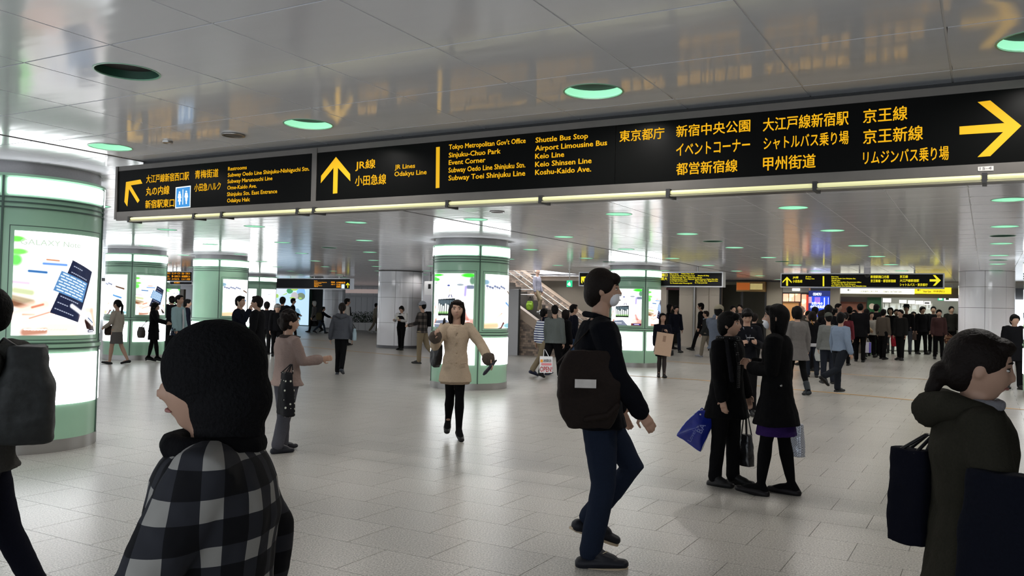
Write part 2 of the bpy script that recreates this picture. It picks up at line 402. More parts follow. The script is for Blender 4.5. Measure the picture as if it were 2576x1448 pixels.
def tape(pts, label):
    mb = MB()
    for (a, b) in zip(pts[:-1], pts[1:]):
        d = Vector((b[0]-a[0], b[1]-a[1], 0)).normalized(); n = Vector((-d.y, d.x, 0))*.05
        za, zb = floor_z(*a)+.0035, floor_z(*b)+.0035
        mb.quad((a[0]-n.x, a[1]-n.y, za), (b[0]-n.x, b[1]-n.y, zb), (b[0]+n.x, b[1]+n.y, zb), (a[0]+n.x, a[1]+n.y, za))
    tag(mb.obj('floor_line', TAPE), label, 'floor marking')
tape([(-26, 24.6), (-18.6, 22.45), (-15.2, 21.6), (-12.5, 21.0)], 'thin ochre line on the floor left of the middle green pillar')
tape([(-10.6, 26.9), (-8.94, 26.4), (-7.73, 26.05), (-5.4, 25.4), (-2.6, 24.6), (-1.3, 24.4)], 'farther thin ochre line on the floor right of the third green pillar')
tape([(-9.6, 19.6), (-7.8, 19.55), (-5.9, 19.6), (-3.4, 18.6), (-1.94, 18.23), (-.96, 17.9), (.6, 17.55), (2, 17.3)], 'nearer thin ochre line crossing the floor behind the two talking women')
tape([(-46, 33), (-30, 29.0), (-24, 28.0)], 'faint ochre line on the floor before the distant billboard')

# ------------------------------------------------------------------ posters
def poly_mask(U, V, pts):
    m = np.zeros(U.shape, bool); n = len(pts); j = n-1
    for i in range(n):
        (xi, yi), (xj, yj) = pts[i], pts[j]
        m ^= ((yi > V) != (yj > V)) & (U < (xj-xi)*(V-yi)/((yj-yi) or 1e-9)+xi); j = i
    return m
def poster_img(kind, U, V):
    I = np.ones(U.shape+(3,)); rng = np.random.RandomState(3)
    def put(mask, c, a=1.0):
        for k in range(3): I[..., k] = np.where(mask, I[..., k]*(1-a)+c[k]*a, I[..., k])
    def blob(u, v, ru, rv, c, a=1.0, p=2):
        w = np.clip(1.4-(np.abs((U-u)/ru)**p+np.abs((V-v)/rv)**p), 0, 1)*a
        for k in range(3): I[..., k] = I[..., k]*(1-w)+c[k]*w
    def streak(u0, v0, u1, v1, t, c, a=1):
        d = np.hypot(u1-u0, v1-v0); tt = np.clip(((U-u0)*(u1-u0)+(V-v0)*(v1-v0))/d/d, 0, 1)
        w = np.clip(1.5-np.hypot(U-u0-tt*(u1-u0), V-v0-tt*(v1-v0))/t, 0, 1)*a
        for k in range(3): I[..., k] = I[..., k]*(1-w)+c[k]*w
    if kind == 'phone':
        blob(.02, .92, .08, .03, (.35, .9, .25)); blob(.04, .80, .09, .03, (.4, .95, .3)); blob(.02, .72, .06, .06, (.35, .9, .3)); blob(.15, .66, .09, .03, (1, .9, .7), .7)
        streak(.3, .735, .42, .73, .008, (.6, .3, .15), .8); streak(.27, .695, .5, .692, .012, (.15, .35, .7), .8); streak(.14, .618, .3, .61, .012, (.05, .25, .5), .9)
        streak(.0, .51, .14, .5, .014, (.6, .35, .5), .5); streak(.02, .43, .17, .41, .03, (.55, .6, .35), .7); streak(.0, .36, .18, .32, .03, (.5, .42, .28), .8); streak(0, .31, .16, .26, .03, (.35, .18, .08), .9)
        streak(.12, .03, .3, .05, .04, (.55, .3, .2), .8)
        streak(.04, .20, .30, .30, .055, (1, .80, .72), 1); streak(.05, .16, .34, .23, .045, (1, .86, .8), .9); streak(.18, .27, .28, .3, .01, (.6, .25, .15), .7); streak(.1, .2, .2, .2, .008, (.75, .4, .3), .6); streak(.06, .12, .36, .19, .05, (1, .84, .76), 1); streak(.16, .165, .34, .225, .006, (.75, .45, .38), .8); streak(.20, .09, .40, .12, .035, (1, .88, .8), .9)
        put((V < .11) & (U > .33) & (U < .7) & (V < .11-.1*(U-.45)**2), (.95, .85, .75))
        put(poly_mask(U, V, [(.57, .745), (.862, .642), (.665, .125), (.345, .222)]), (.08, .10, .18))
        for k in range(8):
            x_ = .59-.028*k; y_ = .685-.06*k
            for m_ in range(9 if k % 2 else 5): streak(x_+.024*m_, y_-.0085*m_, x_+.024*m_+.012, y_-.0085*m_-.004, .0042, (.75, .78, .85), .8)
        q = [(.45, .635), (.785, .52), (.72, .325), (.37, .44)]; put(poly_mask(U, V, q), (.26, .42, .60))
        for k in range(7):
            f = (k+.7)/7.6; a = (.45-.08*f+.015, .635-.195*f-.006); b = (.785-.065*f-.02, .52-.195*f+.004); n = 22
            for m_ in range(n):
                if (m_*5+k*3) % 6 == 0: continue
                t = m_/n; streak(a[0]+(b[0]-a[0])*t, a[1]+(b[1]-a[1])*t, a[0]+(b[0]-a[0])*(t+.6/n), a[1]+(b[1]-a[1])*(t+.6/n), .0055, (.9, .95, 1), .85)
        streak(.78, .25, .9, .25, .03, (.95, .72, .65), .8); streak(.74, .2, .72, .03, .05, (1, .85, .8), .9); streak(.88, .24, .95, .1, .03, (.9, .6, .5), .8)
        put(poly_mask(U, V, [(.78, .2), (.9, .12), (.96, .03), (.8, .06), (.76, .14)]), (.10, .03, .015))
        streak(.58, .29, .9, .11, .02, (1, 1, 1)); streak(.82, .17, .91, .12, .006, (.1, .2, .35)); blob(.98, .48, .06, .12, (.7, .8, .65), .4)
        put((U > .82) & (U < .93) & (V > .02) & (V < .052), (.02, .03, .2)); streak(.84, .036, .92, .036, .005, (1, 1, 1))
        for k in range(14): streak(.12+.03*k, .058-.0006*k, .135+.03*k, .058, .007, (1, 1, 1) if k < 7 else (.8, .75, .7))
    elif kind == 'street':
        blob(.1, .97, .25, .025, (.15, .8, .1)); blob(.02, .9, .12, .04, (.15, .75, .1)); blob(.13, .885, .1, .03, (.2, .7, .15)); blob(.9, .965, .16, .04, (.2, .8, .15)); blob(.97, .87, .06, .08, (.25, .4, .3), .9)
        blob(.93, .75, .08, .035, (.2, .25, .35), .8, 4); blob(.73, .79, .08, .02, (.35, .4, .45), .8); blob(.08, .82, .06, .02, (.45, .5, .5), .7)
        blob(.475, .775, .035, .016, (.15, .2, .45)); streak(.51, .72, .51, .66, .012, (.9, .7, .5), .7); streak(.47, .62, .56, .61, .015, (.85, .8, .7), .8); streak(.5, .6, .48, .56, .008, (.1, .1, .3)); streak(.54, .6, .56, .56, .008, (.1, .1, .3))
        streak(.84, .75, .83, .6, .025, (.55, .5, .75), .9); streak(.07, .66, .09, .56, .015, (.5, .55, .6), .8); streak(.03, .45, .08, .36, .02, (.4, .5, .65), .7)
        q = [(.185, .515), (.63, .54), (.63, .22), (.2, .215)]; put(poly_mask(U, V, q), (.07, .10, .12))
        for k in range(12): streak(.21+.035*k, .5, .21+.035*k, .40+.02*(k % 3), .006, (.5, .6, .65), .8)
        for k in range(7): streak(.23+.06*k, .42-.02*(k % 3), .225+.06*k, .28, .02, (.95, .98, .95)); 
        put(poly_mask(U, V, [(.19, .29), (.63, .3), (.63, .25), (.19, .245)]), (.3, .55, .15), .5); put(poly_mask(U, V, [(.19, .245), (.63, .25), (.63, .22), (.2, .215)]), (.02, .03, .01))
        streak(.0, .25, .08, .38, .02, (.85, .55, .4), .7); streak(.02, .08, .12, .2, .05, (1, .85, .75), .9); streak(.05, .05, .12, .14, .02, (.5, .15, .08), .7)
        put(poly_mask(U, V, [(.12, .12), (.45, .14), (.6, 0), (.05, 0), (.05, .03)]), (.30, .33, .40), .9)
        for k in range(30): blob(1.05-.35*k/30, .05+.33*k/30*.3, .12, .10, (.55+.4*k/30, .3+.5*k/30, .25+.5*k/30), .12)
        streak(.83, .28, .9, .12, .03, (.6, .25, .2), .6); put((V < .06) & (U > .7), (.25, .04, .04), .9); put((U > .77) & (U < .97) & (V > .012) & (V < .045), (.02, .05, .45)); streak(.8, .028, .93, .028, .006, (1, 1, 1))
        for k in range(5): blob(.8+.03*k, .125, .012, .012, (1, 1, 1))
        for k in range(16): streak(.02+.025*k, .06, .035+.025*k, .06, .006, (1, 1, 1))
    elif kind == 'harbour':
        blob(.02, .85, .08, .05, (.3, .45, .55), .8)
        for k in range(9): blob(.05+.06*k, .78-.015*(k % 3), .035, .02, (.2, .25, .4), .8); streak(.05+.06*k, .76, .06+.06*k, .72, .008, (.3, .3, .35), .6)
        put(poly_mask(U, V, [(.68, .72), (.94, .66), (.93, .62), (.68, .685)]), (.3, .2, .12)); streak(.62, .48, .85, .42, .02, (.1, .35, .65), .9); streak(.66, .5, .88, .47, .02, (.75, .88, .95), .8)
        streak(.3, .2, .45, .28, .012, (.6, .3, .2), .7); streak(.05, .1, .4, .2, .07, (1, .88, .78), .9); streak(0, .03, .3, .05, .05, (.95, .6, .4), .8)
        put(poly_mask(U, V, [(.5, .12), (.42, .02), (.33, 0), (.45, 0), (.56, .1)]), (.25, .07, .05), .9); blob(.78, .05, .28, .05, (.3, .55, .6), .8); blob(.02, .2, .07, .1, (.5, .75, .75), .5)
    elif kind == 'blank': pass
    elif kind == 'chart':
        for k, (u, v, w) in enumerate([(.7, .45, .1), (.72, .35, .12), (.68, .25, .15), (.7, .16, .2), (.7, .08, .22)]): streak(u, v, u+w, v, .012, (.25, .25, .3), .7)
        streak(.3, .75, .5, .78, .012, (.3, .35, .4), .6)
    return I
def curved_poster(kind, R, a0, a1, z0, z1, nx=220, nz=250):
    U, V = np.meshgrid(np.linspace(0, 1, nx+1), np.linspace(0, 1, nz+1))
    I = np.clip(poster_img(kind, U, V), 0, 1)**2.0; A = a0+(a1-a0)*U
    vs = np.stack([R*np.cos(A), R*np.sin(A), z0+(z1-z0)*V], -1).reshape(-1, 3)
    idx = np.arange((nx+1)*(nz+1)).reshape(nz+1, nx+1)
    fs = np.stack([idx[:-1, :-1], idx[:-1, 1:], idx[1:, 1:], idx[1:, :-1]], -1).reshape(-1, 4)
    me = bpy.data.meshes.new('poster'); me.from_pydata(vs.tolist(), [], fs.tolist()); me.materials.append(VCOL)
    ca = me.color_attributes.new('Col', 'FLOAT_COLOR', 'POINT')
    ca.data.foreach_set('color', np.concatenate([I.reshape(-1, 3), np.ones((I.size//3, 1))], 1).astype(np.float32).ravel())
    return me

# ------------------------------------------------------------------ lettering
_tc = {}
def text_mesh(s, m, bold=.012, res=2, ext=.0):
    key = (s, m.name, bold)
    if key in _tc: return _tc[key]
    c = bpy.data.curves.new('lettering', 'FONT'); c.body = s; c.offset = 0; c.resolution_u = res; c.extrude = ext
    o = bpy.data.objects.new('tmp', c); COL.objects.link(o)
    me = bpy.data.meshes.new_from_object(o.evaluated_get(bpy.context.evaluated_depsgraph_get())); bpy.data.objects.remove(o); bpy.data.curves.remove(c)
    if bold > 0:                       # heavier strokes: the outlines laid a hair apart
        n = len(me.vertices); co = np.empty(n*3); me.vertices.foreach_get('co', co); co = co.reshape(-1, 3); F_ = [tuple(p.vertices) for p in me.polygons]
        V_ = []; G_ = []
        for q, (dx, dy) in enumerate(((-1, -.6), (1, -.6), (0, .8))):
            V_ += (co+np.array([dx*bold, dy*bold, 0])).tolist(); G_ += [tuple(i+q*n for i in f) for f in F_]
        me = bpy.data.meshes.new('lettering'); me.from_pydata(V_, [], G_)
    me.materials.clear(); me.materials.append(m); _tc[key] = me; return me
def lettering(s, m, parent, x0, x1, z0, z1, y, cap=None, bold=.012, name='lettering', facing=-1):
    """flat text on the plane y, reading toward -Y, fitted to x0..x1, baseline z0; z1 top of capitals"""
    me = text_mesh(s, m, bold).copy(); n = len(me.vertices)
    co = np.empty(n*3); me.vertices.foreach_get('co', co); co = co.reshape(-1, 3)
    a, b = co.min(0), co.max(0)
    X = x0+(co[:, 0]-a[0])/(b[0]-a[0])*(x1-x0)
    if cap: Z = z0+co[:, 1]*(z1-z0)/cap
    else: Z = z0+(co[:, 1]-a[1])/(b[1]-a[1])*(z1-z0)
    me.vertices.foreach_set('co', np.stack([X, np.full(n, y), Z], -1).ravel()); me.update()
    o = bpy.data.objects.new(name, me); COL.objects.link(o); o.parent = parent; return o

# ------------------------------------------------------------------ green advertising pillars
PR = .77
def pillar(x, y, label, faces, title=False, plain=()):
    t = thing('advertising_pillar', label, 'pillar', (x, y, 0))
    autosmooth(MB().cyl((0, 0), PR-.012, .125, 2.77, 96).obj('column_body', GREEN, t))
    autosmooth(MB().cyl((0, 0), PR-.004, 0, .125, 96).obj('steel_base', STEEL, t))
    autosmooth(MB().cyl((0, 0), PR-.045, 2.76, CZ+.05, 64).obj('neck', mat('neck_grey', (.30, .29, .30), .35, metal=.4, var=.1), t))
    lip = MB().cyl((0, 0), PR+.004, 2.765, 2.79, 96); autosmooth(lip.obj('top_lip', GREEN, t))
    for z in (2.555, 2.505, 2.455, 1.105, 1.05):
        autosmooth(MB().arc(PR-.02, PR-.002, 0, 2*PI, z-.008, z+.008, 96).obj('groove', GREEN_D, t))
    autosmooth(MB().arc(PR-.02, PR+.010, 0, 2*PI, 1.06, 1.095, 96).obj('ledge', GREEN, t))
    for q in range(4):
        c = q*PI/2; h = PI/4; g_ = .012
        MB().arc(PR-.03, PR+.001, c+h-g_, c+h+g_, .12, 2.765, 2).obj('seam', GREEN_D, t)
        autosmooth(MB().arc(PR-.02, PR, c-h+.05, c+h-.05, 2.59, 2.745, 24).obj('light_band', GLOW, t))
        k = faces.get(q, 'blank')
        lo = MB().arc(PR-.02, PR, c-h+.085, c+h-.085, .48, 1.0, 24); autosmooth(lo.obj('lower_light_panel', GLOW2, t))
        if k is None: continue
        fr = t
        m_ = .145; f_ = .09
        for (z0, z1, a0, a1) in ((2.272, 2.28, c-h+f_, c+h-f_), (1.135, 1.143, c-h+f_, c+h-f_)):
            MB().arc(PR-.02, PR-.0105, a0, a1, z0, z1, 20).obj('frame_line', GREEN_D, fr)
        for a in (c-h+f_, c+h-f_): MB().arc(PR-.02, PR-.0105, a-.005, a+.005, 1.135, 2.28, 1).obj('frame_line', GREEN_D, fr)
        key = (k,)
        if key not in _pm: _pm[key] = curved_poster(k, PR-.008, -h+m_, h-m_, 1.185, 2.225)
        o = bpy.data.objects.new('poster', _pm[key]); COL.objects.link(o); o.parent = t; o.rotation_euler = (0, 0, c)
        if k == 'phone':
            key = 'title'
            if key not in _pm:
                me = text_mesh('GALAXY Note', mat('poster_title_green', (.2, .3, .2), .5, emit=(.55, .68, .55), es=.9, var=.05), -.004, 3).copy(); me2 = me
                n = len(me2.vertices); co = np.empty(n*3); me2.vertices.foreach_get('co', co); co = co.reshape(-1, 3); a, b = co.min(0), co.max(0)
                A = (-h+m_)+(2*(h-m_))*(.055+(co[:, 0]-a[0])/(b[0]-a[0])*.60); Z = 2.09+(co[:, 1])*.078
                r = PR-.004; me2.vertices.foreach_set('co', np.stack([r*np.cos(A), r*np.sin(A), Z], -1).ravel()); me2.update(); _pm[key] = me2
            o2 = bpy.data.objects.new('title_lettering', _pm[key]); COL.objects.link(o2); o2.parent = o
    return t
_pm = {}
pillar(-9, 5.3, 'large green advertising pillar at the left edge with a glowing phone poster', {0: 'phone', 3: 'street'}, True)
pillar(-9, 14.3, 'green advertising pillar with glowing posters behind the woman in the beige coat', {0: 'harbour', 3: 'street'})
pillar(-9, 23.3, 'green advertising pillar behind the masked man with the brown bag', {0: 'phone', 3: 'street'})
pillar(-19.98, 14.85, 'green advertising pillar behind the woman in black with a large bag, left of the hall', {0: 'phone', 3: 'harbour'})
pillar(-19.45, 17.25, 'green advertising pillar with one plain green side behind the man on the phone', {0: 'harbour', 3: None})
pillar(-29.77, 28.71, 'distant green advertising pillar left of the pale blue billboard', {0: 'chart', 3: 'blank'})
pillar(-39.05, 30.83, 'farthest green advertising pillar behind the man in the light blue jacket', {0: 'street', 3: 'blank'})
pillar(1.42, 20.6, 'green advertising pillar cut off by the right edge of the view', {0: 'street', 3: 'harbour', 2: 'street'})

# ------------------------------------------------------------------ glazed white columns
def white_column(x, y, r, z1, label, a0):
    t = thing('tiled_column', label, 'column', (x, y, floor_z(x, y)))
    MB().cyl((0, 0), r-.008, 0, CZ-floor_z(x, y)+.05, 64).obj('core', GAPM, t)
    autosmooth(MB().cyl((0, 0), r+.004, 0, .10, 64).obj('plinth', mat('plinth_grey', (.12, .12, .13), .4, var=.1), t))
    zs = [.10, .95, 1.90, 2.46, CZ-floor_z(x, y)-.002]
    n = 8
    for k in range(n):
        for za, zb in zip(zs[:-1], zs[1:]):
            a = a0+2*PI*k/n; autosmooth(MB().arc(r-.012, r, a+.006, a+2*PI/n-.006, za+.004, zb-.004, 8).obj('tile', TILEW, t))
    return t
white_column(-19.6, 26.1, .855, CZ, 'round glazed white column behind the waiter in a black vest', -1.15)
white_column(-.02, 26.4, .68, CZ, 'round glazed white column on the right beside the crowd', -1.62)
white_column(-37.2, 42.4, .72, CZ, 'distant round white column beside the planter', -1.0)

# ------------------------------------------------------------------ the long overhead sign
SY = 5.20
sg = thing('overhead_sign', 'long black overhead direction sign with yellow lettering across the hall', 'sign', (0, 0, 0))
def SX(px, py=400): return at(px, py, SY)[0]
def SZ(px, py): return at(px, py, SY)[2]
XL, XR = -7.315, 1.35
MB().box(XL-.02, SY+.012, 2.335, XR, SY+.30, 2.84).obj('housing', ALU, sg)
MB().box(-7.09, SY+.10, 2.83, XR, SY+.28, CZ+.03).obj('ceiling_mount', DARKM, sg)
MB().box(XL-.02, SY-.004, 2.800, XR, SY+.03, 2.845).obj('top_rail', ALU, sg)
MB().box(XL-.02, SY-.010, 2.345, XR, SY+.03, 2.405).obj('bottom_rail', ALU, sg)
x_a, x_b = SX(785, 450), SX(797, 450)
MB().box(XL, SY-.002, 2.405, x_a, SY+.02, 2.80).obj('sign_face', BLACK, sg)
xm = SX(1548, 400)
MB().box(x_b, SY-.002, 2.405, xm-.0015, SY+.02, 2.80).obj('sign_face', BLACK, sg)
MB().box(xm+.0015, SY-.002, 2.405, XR, SY+.02, 2.80).obj('sign_face', BLACK, sg)
MB().box(x_a, SY-.008, 2.34, x_b, SY+.02, 2.84).obj('mullion', ALU, sg)
MB().box(XL-.03, SY-.012, 2.335, XL, SY+.30, 2.845).obj('end_cap', ALU, sg)
TY0 = SY-.0045
CAP = .73
def stext(s, x0, yb, x1, hpx, cjk=True, par=None, mm=None, Y=None, b=None):
    Y = Y if Y is not None else TY0; par = par or sg
    A = at(x0, yb, Y); T = at(x0, yb-hpx, Y); B = at(x1, yb, Y)
    lettering(s, mm or YEL, par, A[0], B[0], A[2], T[2], Y, None if cjk else CAP, (.014 if cjk else .022))
for a in (("大江戸線新宿西口駅", 367.5, 460.8, 475, 20.5), ("丸の内線", 366.6, 492.3, 425.8, 22), ("新宿駅東口", 365, 524.4, 438, 21), ("青梅街道", 490, 449.6, 549, 21), ("小田急ハルク", 488.5, 482, 555, 20),
          ("JR線", 893.7, 430.3, 944, 27), ("小田急線", 892.7, 468, 971, 26), ("東京都庁", 1558, 357.5, 1671, 29), ("新宿中央公園", 1700.7, 345.7, 1887, 30), ("イベントコーナー", 1700.7, 392.5, 1886.4, 31), ("都営新宿線", 1700.7, 440.7, 1855, 31),
          ("大江戸線新宿駅", 1919, 331, 2134.5, 34), ("シャトルバス乗り場", 1920.5, 377.5, 2134.5, 33), ("甲州街道", 1919, 429.5, 2051.6, 35), ("京王線", 2171, 310.5, 2282.6, 36), ("京王新線", 2171, 362.7, 2321.8, 37), ("リムジンバス乗り場", 2171, 414.5, 2386.6, 34)):
    stext(*a)
for a in (("Restrooms", 573.5, 429, 620.6, 9.5), ("Subway Oedo Line Shinjuku-Nishiguchi Stn.", 572.8, 444.9, 777.5, 9.8), ("Subway Marunouchi Line", 572, 460.8, 685, 9.8), ("Ome-Kaido Ave.", 571.6, 476.7, 645.4, 10), ("Shinjuku Stn. East Entrance", 571, 493.2, 697, 10), ("Odakyu Halc", 571, 509, 628.5, 10),
          ("JR Lines", 993, 425.4, 1044, 11.5), ("Odakyu Line", 992, 443.3, 1073, 12), ("Tokyo Metropolitan Gov't Office", 1129, 375.7, 1322, 12.5), ("Sinjuku-Chuo Park", 1128.6, 396, 1259, 12.5), ("Event Corner", 1128.6, 414.6, 1221, 12.5), ("Subway Oedo Line Shinjuku Stn.", 1128, 434, 1321.4, 12.8), ("Subway Toei Shinjuku Line", 1128, 453.7, 1321, 13),
          ("Shuttle Bus Stop", 1347, 358.6, 1479, 13.2), ("Airport Limousine Bus", 1346, 379.2, 1527, 13.3), ("Keio Line", 1346, 399.3, 1419, 13.4), ("Keio Shinsen Line", 1346, 419.6, 1488, 13.4), ("Koshu-Kaido Ave.", 1346, 439.8, 1487, 13.5)):
    stext(*a, False)
def spoly(pts, name='arrow', m=None, par=None, Y=None, th=.004):
    Y = Y if Y is not None else TY0
    P = [at(x, y, Y) for x, y in pts]; MB().prism([(p[0], p[2]) for p in P], Y, Y+th).obj(name, m or YEL, par or sg)
def z3(pts): return [(280+.3183*x, 350+.3183*y) for x, y in pts]
def z5(pts): return [(1880+.27019*x, 200+.27019*y) for x, y in pts]
spoly(z3([(116, 338), (229, 318), (244, 350), (152, 364), (222, 482), (207, 503), (139, 392), (125, 530), (103, 494)]))
spoly(z3([(1775, 140), (1886, 274), (1888, 331), (1790, 224), (1785, 426), (1751, 430), (1756, 224), (1655, 346), (1658, 289)]))
spoly([(1097, 370), (1106, 369), (1105, 472), (1096, 473)], 'divider_bar')
spoly(z5([(1975, 437), (2395, 405), (2145, 209), (2262, 194), (2552, 430), (2262, 712), (2143, 721), (2382, 487), (1975, 512)]))
PIC = mat('pictogram_blue_glow', (.01, .06, .15), .5, spec=.1, emit=(.035, .24, .58), es=.9, var=.03); PICW = mat('pictogram_white_glow', (.3, .3, .3), .5, emit=(.75, .92, 1), es=.9, var=.02)  # glow set into both colours in place of lamplight
spoly([(442, 471), (479.5, 466.5), (478.5, 521), (440.5, 524)], 'pictogram_border', PICW)
spoly([(444, 473.5), (477.5, 469.3), (476.6, 518.6), (442.6, 521.2)], 'pictogram_panel', PIC, Y=TY0-.002)
def pictoman(cx, cy, s, dress, par, Y, m=None):
    m = m or PICW
    o = [(cx+1.9*s*cos(t*PI/5), cy-15*s+2.0*s*sin(t*PI/5)) for t in range(10)]; spoly(o, 'pictogram_figure', m, par, Y)
    b = [(cx-2.6, cy-12), (cx+2.6, cy-12), (cx+4.2, cy-1), (cx+2.8, cy-1), (cx+2.4, cy+1), (cx+(4 if dress else 2.2), cy+7), (cx+1.4, cy+7), (cx+1.2, cy+15), (cx-1.2, cy+15), (cx-1.4, cy+7), (cx-(4 if dress else 2.2), cy+7), (cx-2.4, cy+1), (cx-2.8, cy-1), (cx-4.2, cy-1)]
    spoly([(cx+(x-cx)*s, cy+(y-cy)*s) for x, y in b], 'pictogram_figure', m, par, Y)
pictoman(451.5, 499, 1.05, True, sg, TY0-.004); pictoman(468.5, 497, 1.05, False, sg, TY0-.004)
spoly([(459.3, 476), (460.8, 476), (460.2, 514), (458.8, 514)], 'pictogram_figure', PICW, Y=TY0-.004)
spoly([(2460, 419.5), (2499.5, 417), (2499.5, 428.5), (2460, 430)], 'number_plate', mat('number_plate_white', (.6, .58, .55), .5, var=.05), Y=SY-.014)
lettering('15-4', mat('plate_print', (.15, .14, .16), .6, var=.1), sg, SX(2465, 424), SX(2495, 423), SZ(2465, 428), SZ(2465, 421), SY-.0165, CAP, .0)
# tube lamps slung in front of the lower edge
TYF = SY-.10
tz = 2.318
cuts = [at(x, 480, TYF)[0] for x in (330, 492, 562, 752, 793, 1128, 1362, 1682, 2050, 2476)]+[XR]
for a, b in zip(cuts[:-1], cuts[1:]):
    o = MB().tube([(a+.02, TYF, tz), (b-.02, TYF, tz)], [.013, .013], 10).obj('tube_lamp', TUBE, sg, True)
    MB().box(a+.01, TYF-.018, tz-.026, b-.01, TYF+.018, tz-.017).obj('lamp_tray', mat('lamp_tray', (.35, .33, .22), .4, metal=.3, var=.1), sg)
    MB().box(a-.010, TYF-.025, tz-.032, a+.012, SY+.02, tz-.012).obj('lamp_bracket', DARKM, sg)
    MB().box(a-.012, TYF-.02, tz-.02, a+.014, TYF+.02, tz+.022).obj('lamp_socket', DARKM, sg)
MB().box(XL, SY-.01, 2.322, XR, SY+.02, 2.346).obj('lower_lip', ALU, sg)

# ------------------------------------------------------------------ distant signs
FRW = mat('far_sign_frame', (.45, .45, .47), .3, metal=.6, var=.1)
BLK2 = mat('far_sign_black', (.008, .008, .009), .4, spec=.1, var=.1)
def far_sign(label, x0, x1, y0, y1, Y, ztop=None):
    xm_ = (x0+x1)/2; A = at(x0, (y0+y1)/2, Y); B = at(x1, (y0+y1)/2, Y); zt = at(xm_, y0, Y)[2]; zb = at(xm_, y1, Y)[2]
    t = thing('overhead_sign', label, 'sign', (0, 0, 0))
    MB().box(A[0]-.03, Y+.004, zb-.03, B[0]+.03, Y+.28, zt+.03).obj('housing', FRW, t)
    MB().box(A[0], Y, zb, B[0], Y+.02, zt).obj('sign_face', BLK2, t)
    n = 3
    for k in range(n):
        x = A[0]+(B[0]-A[0])*(k+.5)/n; MB().cyl((x, Y+.14), .02, zt+.02, CZ+.02, 10).obj('hanger_rod', STEEL, t)
    return t
Y1 = 25.3
fs1 = far_sign('far black overhead sign with a right-pointing arrow above the crowd', 1966, 2372, 689.5, 721.5, Y1)
def q1(p): return [(1940+.1105*x, 660+.1105*y) for x, y in p]
def q2(p): return [(2180+.1105*x, 660+.1105*y) for x, y in p]
YT = Y1-.01
spoly(q1([(360, 322), (465, 430), (465, 470), (383, 385), (383, 530), (340, 530), (340, 385), (258, 465), (258, 430)]), 'arrow', YELF, fs1, YT)
spoly(q1([(1172, 310), (1208, 310), (1208, 540), (1172, 540)]), 'divider_bar', YELF, fs1, YT)
spoly(q2([(1435, 380), (1590, 380), (1510, 285), (1565, 285), (1690, 405), (1565, 527), (1510, 527), (1590, 432), (1435, 432)]), 'arrow', YELF, fs1, YT)
for s, X, yb, X1, h in (("JR線", 490, 372, 620, 62), ("小田急線", 488, 458, 708, 66)):
    (a, b), (c, d) = q1([(X, yb), (X1, yb-h)]); stext(s, a, b, c, b-d, True, fs1, YELF, YT, .03)
for s, X, yb, X1 in (("JR Lines", 782, 335, 912), ("Odakyu Line", 782, 380, 985), ("Keio Line", 1372, 335, 1532), ("Subway Oedo Line Shinjuku Stn.", 1372, 376, 1925), ("Shuttle Bus", 1372, 418, 1570), ("Tokyo Metropolitan Government Office", 1372, 458, 2050), ("To Shinjuku Stn. South Entrance", 1372, 500, 1920), ("Keio Shinsen Line·Subway Toei Shinjuku Line", 1372, 542, 2165)):
    (a, b), (c, d) = q1([(X, yb), (X1, yb-28)]); stext(s, a, b, c, b-d, False, fs1, YELF, YT, .02)
for s, X, yb, X1, h in (("新宿駅南口方面", 90, 358, 510, 68), ("京王新線・都営新宿線", 90, 450, 665, 68), ("京王線", 755, 352, 942, 64), ("大江戸線新宿駅", 755, 443, 1195, 66), ("シャトルバス・東京都庁", 755, 535, 1392, 66)):
    (a, b), (c, d) = q2([(X, yb), (X1, yb-h)]); stext(s, a, b, c, b-d, True, fs1, YELF, YT, .03)
# security camera beside it
cx, cy_, czz = at(2182, 672, 24.2)
t = thing('security_camera', 'white dome security camera hanging from the ceiling above the far right sign', 'camera', (cx, cy_, 0))
autosmooth(MB().cyl((0, 0), .085, 2.72, CZ+.01, 20).obj('housing', mat('camera_white', (.6, .6, .65), .4, var=.05), t)); MB().ball((0, 0, 2.70), .065).obj('dome', DARKM, t, True)

Y2 = 23.6
fs2 = far_sign('far black overhead exit sign partly hidden by the third green pillar', 1458, 1816, 686, 718, Y2)
def q3(p): return [(1280+.1933*x, 640+.1933*y) for x, y in p]
def q4(p): return [(1500+.22094*x, 640+.22094*y) for x, y in p]
YT = Y2-.01
spoly(q3([(940, 288), (1018, 283), (1018, 305), (978, 310), (1004, 372), (985, 384), (957, 325), (955, 380), (940, 360)]), 'arrow', YELF, fs2, YT)
spoly(q3([(1030, 318), (1100, 314), (1100, 382), (1030, 386)]), 'pictogram_panel', PIC, fs2, YT)
for s, X, yb, X1, h in (("地上出口", 1030, 300, 1160, 34), ("都庁方面", 1110, 384, 1240, 34)):
    (a, b), (c, d) = q3([(X, yb), (X1, yb-h)]); stext(s, a, b, c, b-d, True, fs2, YELF, YT, .03)
for s, X, yb, X1, h in (("新宿駅南口", 640, 250, 810, 36), ("東京女子医大", 600, 290, 808, 34)):
    (a, b), (c, d) = q4([(X, yb), (X1, yb-h)]); stext(s, a, b, c, b-d, True, fs2, YELF, YT, .03)
